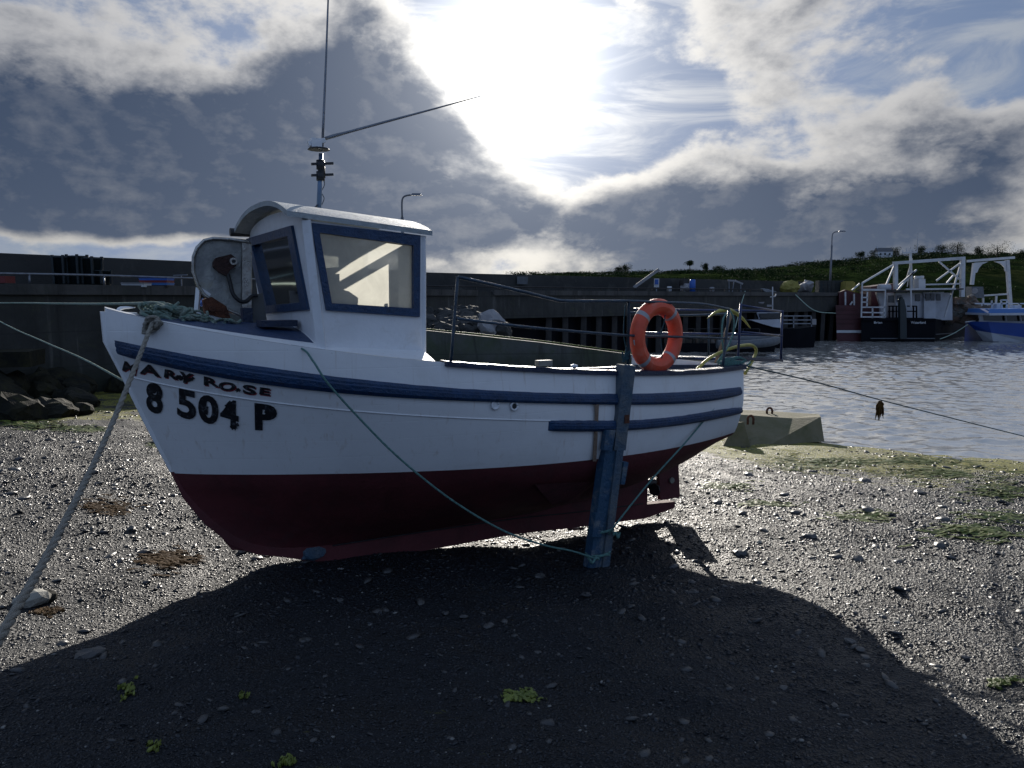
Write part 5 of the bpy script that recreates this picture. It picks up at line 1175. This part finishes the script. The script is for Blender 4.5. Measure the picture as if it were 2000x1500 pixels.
bars('rail',[((1664,567,.5),(1679,554,.5)),((1660,596,.5),(1665,589,.5)),((1651,570,.6),(1651,600,.6)),((1668,574,.6),(1668,600,.6))],.10,M['wsteel'],rv,Q)
# 2: black trawler, stern towards us
Y0=57.; Q=VQ(Y0); s=Y0/1500
bv=thing('black_trawler','black hulled trawler with white wheelhouse and tall white gantry, stern to the camera','fishing vessel',(Q(1760,668)[0],Y0,0))
def bsec(dy,xl,xr,yt,f=2):
    l=Q(xl,yt,dy); r_=Q(xr,yt,dy); return [l,Vector((Q(xl+f,640,dy).x,Y0+dy,z0)),Vector((Q(xr-f,640,dy).x,Y0+dy,z0)),r_]
loft([bsec(0,1682,1828,623),bsec(5,1722,1868,627),bsec(10,1790,1905,620,8),bsec(13,1850,1912,612,20)],'hull',M['bhull'],bv)
MB().bar(Q(1700,661,-.1),Q(1826,661,-.1),.06).bar(Q(1828,653,.2),Q(1868,650,5.),.06).build('boot_line',M['grey'],bv)
MB().prism([Q(1684,621,.0),Q(1826,622,.0),Q(1826,626,.0),Q(1684,626,.0)],(0,.25,0)).build('bulwark_rail',M['bhull'],bv)
# wheelhouse
def boxq(name,x0,x1,y0,y1,dy,dep,m,parent,Q,par=None):
    return MB().prism([Q(x0,y0,dy),Q(x1,y0,dy),Q(x1,y1,dy),Q(x0,y1,dy)],(0,dep,0)).build(name,m,parent)
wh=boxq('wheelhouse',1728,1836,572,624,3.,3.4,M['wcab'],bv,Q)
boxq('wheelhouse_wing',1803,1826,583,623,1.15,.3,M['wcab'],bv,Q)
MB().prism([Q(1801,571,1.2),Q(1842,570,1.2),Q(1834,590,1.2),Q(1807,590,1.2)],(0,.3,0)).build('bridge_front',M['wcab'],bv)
MB().prism([Q(1710,571,1.4),Q(1730,571,1.4),Q(1730,623,1.4),Q(1719,623,1.4),Q(1718,595,1.4)],(0,.25,0)).build('wing_plate',M['wcab'],bv)
for x0_,x1_,y0_,y1_,dy_ in ((1735,1746,577,591,1.25),(1752,1761,577,590,1.25),(1788,1797,575,588,1.25),(1808,1816,573,587,.95),(1818,1825,573,587,.95),(1829,1837,574,587,.95)):
    boxq('window',x0_,x1_,y0_,y1_,dy_,.06,M['glassd'],bv,Q)
MB().prism([Q(1683,565,.9),Q(1760,567,.9),Q(1870,563,.9),Q(1870,566,.9),Q(1760,571,.9),Q(1683,568,.9)],(0,1.6,0)).build('boat_deck',M['timber'],bv)
MB().bar(Q(1683,566,.0),Q(1729,566,0),.14).bar(Q(1770,565,.0),Q(1866,564,0),.12).build('deck_edge',M['wsteel'],bv)
boxq('funnel',1789,1802,545,564,1.2,.8,M['wsteel'],bv,Q); MB().tube([Q(1795,545,1.6),Q(1795,540,1.6),Q(1795,539,1.6)],[.33,.35,.30],12).build('funnel_cap',M['wsteel'],bv)
MB().tube([Q(1716,562,1.),Q(1738,562,1.)],[.26,.26],12).build('liferaft',M['wcab'],bv)
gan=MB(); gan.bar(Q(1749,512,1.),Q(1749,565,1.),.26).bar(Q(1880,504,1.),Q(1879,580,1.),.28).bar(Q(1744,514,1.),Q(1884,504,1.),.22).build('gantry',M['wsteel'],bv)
bars('gantry_stay',[((1834,511,1.),(1878,549,1.)),((1877,513,1.),(1829,548,1.)),((1877,514,.8),(1845,620,.8)),((1745,517,.8),(1684,553,0)),((1747,518,1.),(1731,556,1.)),((1790,527,1.),(1752,560,1.)),((1785,530,1.),(1752,568,1.)),((1800,556,1.),(1878,554,1.)),((1862,538,1.),(1849,553,1.))],.11,M['wsteel'],bv,Q)
bars('ladder_frame',[((1684,553,0),(1682,620,0)),((1694,570,0),(1693,600,0)),((1684,581,0),(1694,581,0)),((1684,590,0),(1694,590,0)),((1684,600,0),(1729,600,0)),((1684,610,0),(1729,611,0)),((1684,619,0),(1729,619,0)),((1704,600,0),(1704,621,0)),((1729,567,0),(1726,624,0)),((1779,566,0),(1779,600,0))],.09,M['wsteel'],bv,Q)
bars('dark_rail',[((1735,598,.3),(1758,598,.3)),((1735,608,.3),(1758,608,.3)),((1737,598,.3),(1737,622,.3)),((1744,598,.3),(1744,622,.3)),((1751,598,.3),(1751,622,.3)),((1772,598,.3),(1790,598,.3)),((1772,608,.3),(1790,608,.3)),((1790,598,.3),(1790,622,.3)),((1784,598,.3),(1784,622,.3)),((1730,621,.3),(1803,622,.3))],.09,M['bhull'],bv,Q)
MB().prism([Q(1756,585,-.3),Q(1760,580,-.3),Q(1764,586,-.3),Q(1768,605,-.3),Q(1769,662,-.3),Q(1756,662,-.3)],(0,.35,0)).build('stern_post',M['crate'],bv)
mst=MB().bar(Q(1780,565,1.3),Q(1778,494,1.3),.16,w2=.12).bar(Q(1763,494,1.3),Q(1791,492,1.3),.12); 
for a_,b_ in (((1770,494,1.3),(1770,485,1.3)),((1791,492,1.3),(1793,455,1.3)),((1778,494,1.3),(1778,483,1.3)),((1763,494,1.3),(1763,489,1.3))): mst.bar(Q(*a_),Q(*b_),.06)
mst.build('mast',M['wsteel'],bv)
MB().bar(Q(1780,505,1.3),Q(1772,560,1.3),.05).bar(Q(1782,505,1.3),Q(1770,545,1.3),.05).build('mast_stay',M['wsteel'],bv)
nt=MB()
for i,(px,py,r_) in enumerate(((1852,600,.7),(1862,610,.8),(1875,604,.7),(1890,606,.9),(1898,590,.5),(1868,592,.5),(1890,618,.9),(1858,618,.8))): nt.ico(Q(px,py,2.5),(r_*1.2,r_,r_*.75),3,.10,i,rz=i)
o=nt.build('net_heap',M['net'],bv); roughen(o,.35,1.2,4)
boxq('winch_box',1857,1880,581,594,2.,1.,M['net'],bv,Q)
def stern_text(txt,x0_,x1_,yt,yb,par,Q,dy):
    vs,fs=glyph_mesh(txt,.02); lo_=vs.min(0); hi=vs.max(0); out=[]
    for v in vs:
        u=(v[0]-lo_[0])/(hi[0]-lo_[0]); w_=(v[1]-lo_[1])/(hi[1]-lo_[1]); out.append(Q(x0_+(x1_-x0_)*u,yb+(yt-yb)*w_,dy))
    MB().add(out,fs).build('stern_lettering',M['wsteel'],par)
stern_text('Brian',1707,1723,627.5,632,bv,Q,-.06); stern_text('Waterford',1779,1808,627,632.5,bv,Q,-.06)
# second gantry belonging to a boat hidden behind
Y0=71.; Q=VQ(Y0)
gv=thing('grey_workboat','workboat with tall white arched gantry, mostly hidden behind the blue cabin boat','fishing vessel',(Q(1940,660)[0],Y0,0))
loft([bsec(8,1890,1990,618),bsec(10,1888,1992,618),bsec(14,1900,2010,616)],'hull',M['bhull'],gv)
MB().bar(Q(1889,510),Q(1981,503),.22).bar(Q(1903,514),Q(1898,556),.26).bar(Q(1967,508),Q(1974,612),.28).build('gantry',M['wsteel'],gv)
MB().prism([Q(1903,513),Q(1930,511),Q(1918,516),Q(1911,524),Q(1908,532),Q(1902,534)],(0,.15,0)).prism([Q(1966,509),Q(1942,511),Q(1954,515),Q(1961,522),Q(1963,530),Q(1968,532)],(0,.15,0)).build('bracket',M['wsteel'],gv)
bars('deck_frame',[((1896,579),(1972,574)),((1920,578),(1920,604)),((1946,576),(1944,612)),((1896,597),(1972,592))],.14,M['wsteel'],gv,Q)
MB().prism([Q(1892,560),Q(1914,560),Q(1916,582),Q(1893,582)],(0,1.,0)).build('winch',M['grey'],gv); MB().tube([Q(1904,568,-.6),Q(1904,568,-.5)],.26,14).build('winch_disc',M['whitebag'],gv)
nt=MB()
for i,(px,py,r_) in enumerate(((1905,604,.8),(1915,612,.9),(1900,618,.8))): nt.ico(Q(px,py,.5),(r_*1.2,r_,r_),3,.1,i+9,rz=i)
o=nt.build('net_heap',M['net'],gv); roughen(o,.35,1.2,4)
# 3: blue cabin boat
Y0=56.; Q=VQ(Y0)
cv=thing('blue_cabin_boat','bright blue hulled boat with white cabin at the right edge','motor boat',(Q(1960,664)[0],Y0,0))
secs=[]
for dy,xl,xr,yt,f in ((0.6,1917,2100,629,6),(3.4,1930,2110,627,10)): secs.append(None)
hb=MB(); bowt=Q(1886,628,1.8); 
n1_=[bowt,Q(1930,628.5,.4),Q(2000,632,0),Q(2120,636,0)]; n2_=[Q(1905,645,1.6),Q(1936,650,.5),Q(2000,659,.2),Q(2120,662,.2)]; n3_=[Q(1920,666,1.5),Q(1940,667,.6),Q(2000,668,.4),Q(2120,669,.4)]; 
f1=[bowt,Q(1930,628,4.),Q(2000,630,5),Q(2120,634,5)]
hb.grid([n1_,n2_,n3_],sm=False,mif=lambda i,j:i); hb.grid([f1,n1_],sm=False,mi=1); hb.grid([[Vector((p.x,p.y,-.5)) for p in f1],f1],sm=False)
hb.build('hull',[M['blhull'],M['wcab']],cv)
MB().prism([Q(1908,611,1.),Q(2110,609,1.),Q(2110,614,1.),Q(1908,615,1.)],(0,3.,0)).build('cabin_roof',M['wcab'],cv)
MB().prism([Q(1911,603,1.1),Q(2110,602,1.1),Q(2110,609,1.1),Q(1909,611,1.1)],(0,2.6,0)).build('roof_band',M['lblue'],cv)
cbn=MB()
for x0_,x1_ in ((1911,1921),(1961,1967),(1990,1996),(2040,2046)): cbn.prism([Q(x0_,614,1.05),Q(x1_-3,614,1.05),Q(x1_,630,1.05),Q(x0_+3,630,1.05)],(0,.1,0))
cbn.prism([Q(1912,626,1.06),Q(2110,629,1.06),Q(2110,633,1.06),Q(1912,631,1.06)],(0,.1,0)); cbn.build('cabin_pillars',M['wcab'],cv)
MB().prism([Q(1916,614,1.2),Q(2100,614,1.2),Q(2100,630,1.2),Q(1918,630,1.2)],(0,.05,0)).build('cabin_window',M['glassd'],cv)
bars('roof_rail',[((1904,593,1.5),(2060,593,1.5)),((1937,587,1.5),(1937,603,1.5)),((1955,586,1.5),(1967,586,1.5)),((1955,586,1.5),(1957,603,1.5)),((1967,586,1.5),(1966,603,1.5)),((1990,592,1.5),(1990,603,1.5))],.09,M['wsteel'],cv,Q)
boxq('roof_locker',1943,1950,594,603,1.5,.5,M['wcab'],cv,Q); boxq('radar',1977,1990,596,602,1.5,.6,M['wsteel'],cv,Q)
MB().tube([Q(1885,629,1.6),Q(1905,627,1.5)],.05).build('bow_roller',M['wsteel'],cv)
rope('mooring_rope',[Q(1890,634,1.),Q(1868,648,1.),Q(1850,657,.8),Q(1836,662,.5)],.03,M['trope'],'slack rope from the blue boat bow down to the black trawler')
# 4: small dark boat with white cabin and rails
Y0=50.; Q=VQ(Y0)
sv=thing('small_workboat','small dark boat with low white cabin and stern rails beside the pier','motor boat',(Q(1530,660)[0],Y0,0))
hb=MB(); t1_=[Q(1450,624,.6),Q(1480,632,0),Q(1525,642,0),Q(1560,642,0),Q(1594,637,.4)]; t2_=[Vector((p.x+.0,p.y+1.9,p.z)) for p in t1_]; t2_[0]=t1_[0]+Vector((0,.1,0)); b1_=[Vector((p.x,p.y+.2,-.3)) for p in t1_]; b1_[0]=Q(1470,668,.8); b1_[0].z=-.3
hb.grid([t1_,b1_],sm=False); hb.grid([t2_,t1_],sm=False); hb.grid([[Vector((p.x,p.y,-.3)) for p in t2_],t2_],sm=False); hb.add([t1_[-1],b1_[-1],Vector((b1_[-1].x,b1_[-1].y+2,-.3)),t2_[-1]],[(0,1,2,3)]); hb.build('hull',M['bhull'],sv)
MB().prism([Q(1462,625,.3),Q(1519,623,.3),Q(1523,640,.3),Q(1505,638,.3),Q(1480,631,.3)],(0,1.2,0)).build('cuddy',M['wcab'],sv)
MB().prism([Q(1480,612,.5),Q(1521,611,.5),Q(1519,622,.5),Q(1483,622,.5)],(0,.9,0)).build('cabin_glass',M['glassd'],sv)
bars('cabin_pillar',[((1479,611,.4),(1483,623,.4)),((1501,611,.4),(1500,623,.4)),((1512,611,.4),(1509,623,.4)),((1521,611,.4),(1518,623,.4)),((1478,611,.4),(1522,611,.4))],.07,M['wcab'],sv,Q)
bars('stern_rail',[((1530,617,.2),(1585,617,.2)),((1530,625,.2),(1585,625,.2)),((1530,632,.2),(1590,632,.2)),((1550,617,.2),(1550,640,.2)),((1584,616,.2),(1585,638,.2))],.06,M['galv'],sv,Q)
boxq('white_board',1586,1594,623,634,.1,.08,M['whitebag'],sv,Q)
bars('mast',[((1509,611,.6),(1509,560,.6)),((1504,580,.6),(1514,579,.6)),((1514,579,.6),(1516,574,.6))],.06,M['wsteel'],sv,Q); MB().tube([Q(1487,594,.6),Q(1487,590,.6)],[.12,.2],10).build('mast_light',M['whitebag'],sv); boxq('nameboard',1498,1509,595,599,.5,.05,M['whitebag'],sv,Q)
# 5: grey inflatable tender
Y0=43.; Q=VQ(Y0)
iv=thing('inflatable_tender','grey inflatable tender tied in front of the small dark boat','dinghy',(Q(1485,682)[0],Y0,0))
tub=crom([Q(1400,672,0),Q(1440,673,0),Q(1480,671,0),Q(1505,668,.2),Q(1517,664,.8),Q(1505,663,1.4),Q(1470,664,1.6),Q(1410,664,1.6)],4)
for p in tub: p.z=max(p.z,.22)
MB().tube(tub,.24,12).build('tube',M['grey'],iv)
MB().prism([Q(1402,676,.2),Q(1500,674,.2),Q(1500,674,1.2),Q(1402,676,1.2)],(0,0,.06)).build('floor',M['dark'],iv); MB().tube([Q(1520,664,.6),Q(1524,660,.6)],.06).build('bow_cap',M['whitebag'],iv)
# long dark barge or pontoon under the quay
Y0=46.; Q=VQ(Y0); pn=thing('pontoon','low dark pontoon with rails along the pier, seen through the lifebuoy','pontoon',(Q(1370,670)[0],Y0,0))
MB().box((Q(1360,670).x,Y0+1.,.22),(9.5,1.8,.6)).build('float',M['bhull'],pn)
mb=MB()
for k in range(9): p=Q(1230+k*32,640); q=Vector((p.x,Y0+.2,.5)); mb.bar(q,q+Vector((0,0,.9)),.05)
mb.bar(Vector((Q(1230,600).x,Y0+.2,1.4)),Vector((Q(1486,600).x,Y0+.2,1.4)),.04); mb.build('rail',M['timber'],pn)
mb=MB(); rr=random.Random(8)
for k in range(14): p=Q(1240+k*15,650,.8); mb.box((p.x,p.y,.62),(rr.uniform(.2,.5),.4,rr.uniform(.15,.35)),rr.uniform(0,1))
mb.build('deck_gear',M['net'],pn)
# ropes from the quay
rope('mooring_rope',[onq(1550,3.)+Vector((0,0,-.02)),Vector(at_y(1590,606,54)),Vector(at_y(1632,612,56.5))],.035,M['trope'],'rope slanting from the pier edge to the red bow')
rope('mooring_rope',[onq(1455,3.)+Vector((0,0,.1)),Vector(at_y(1446,600,49.5)),Vector(at_y(1436,640,46.5))],.03,M['trope'],'steep rope from the pier edge down behind the stern rail')
# land behind the photographer keeps the harbour water off the beach
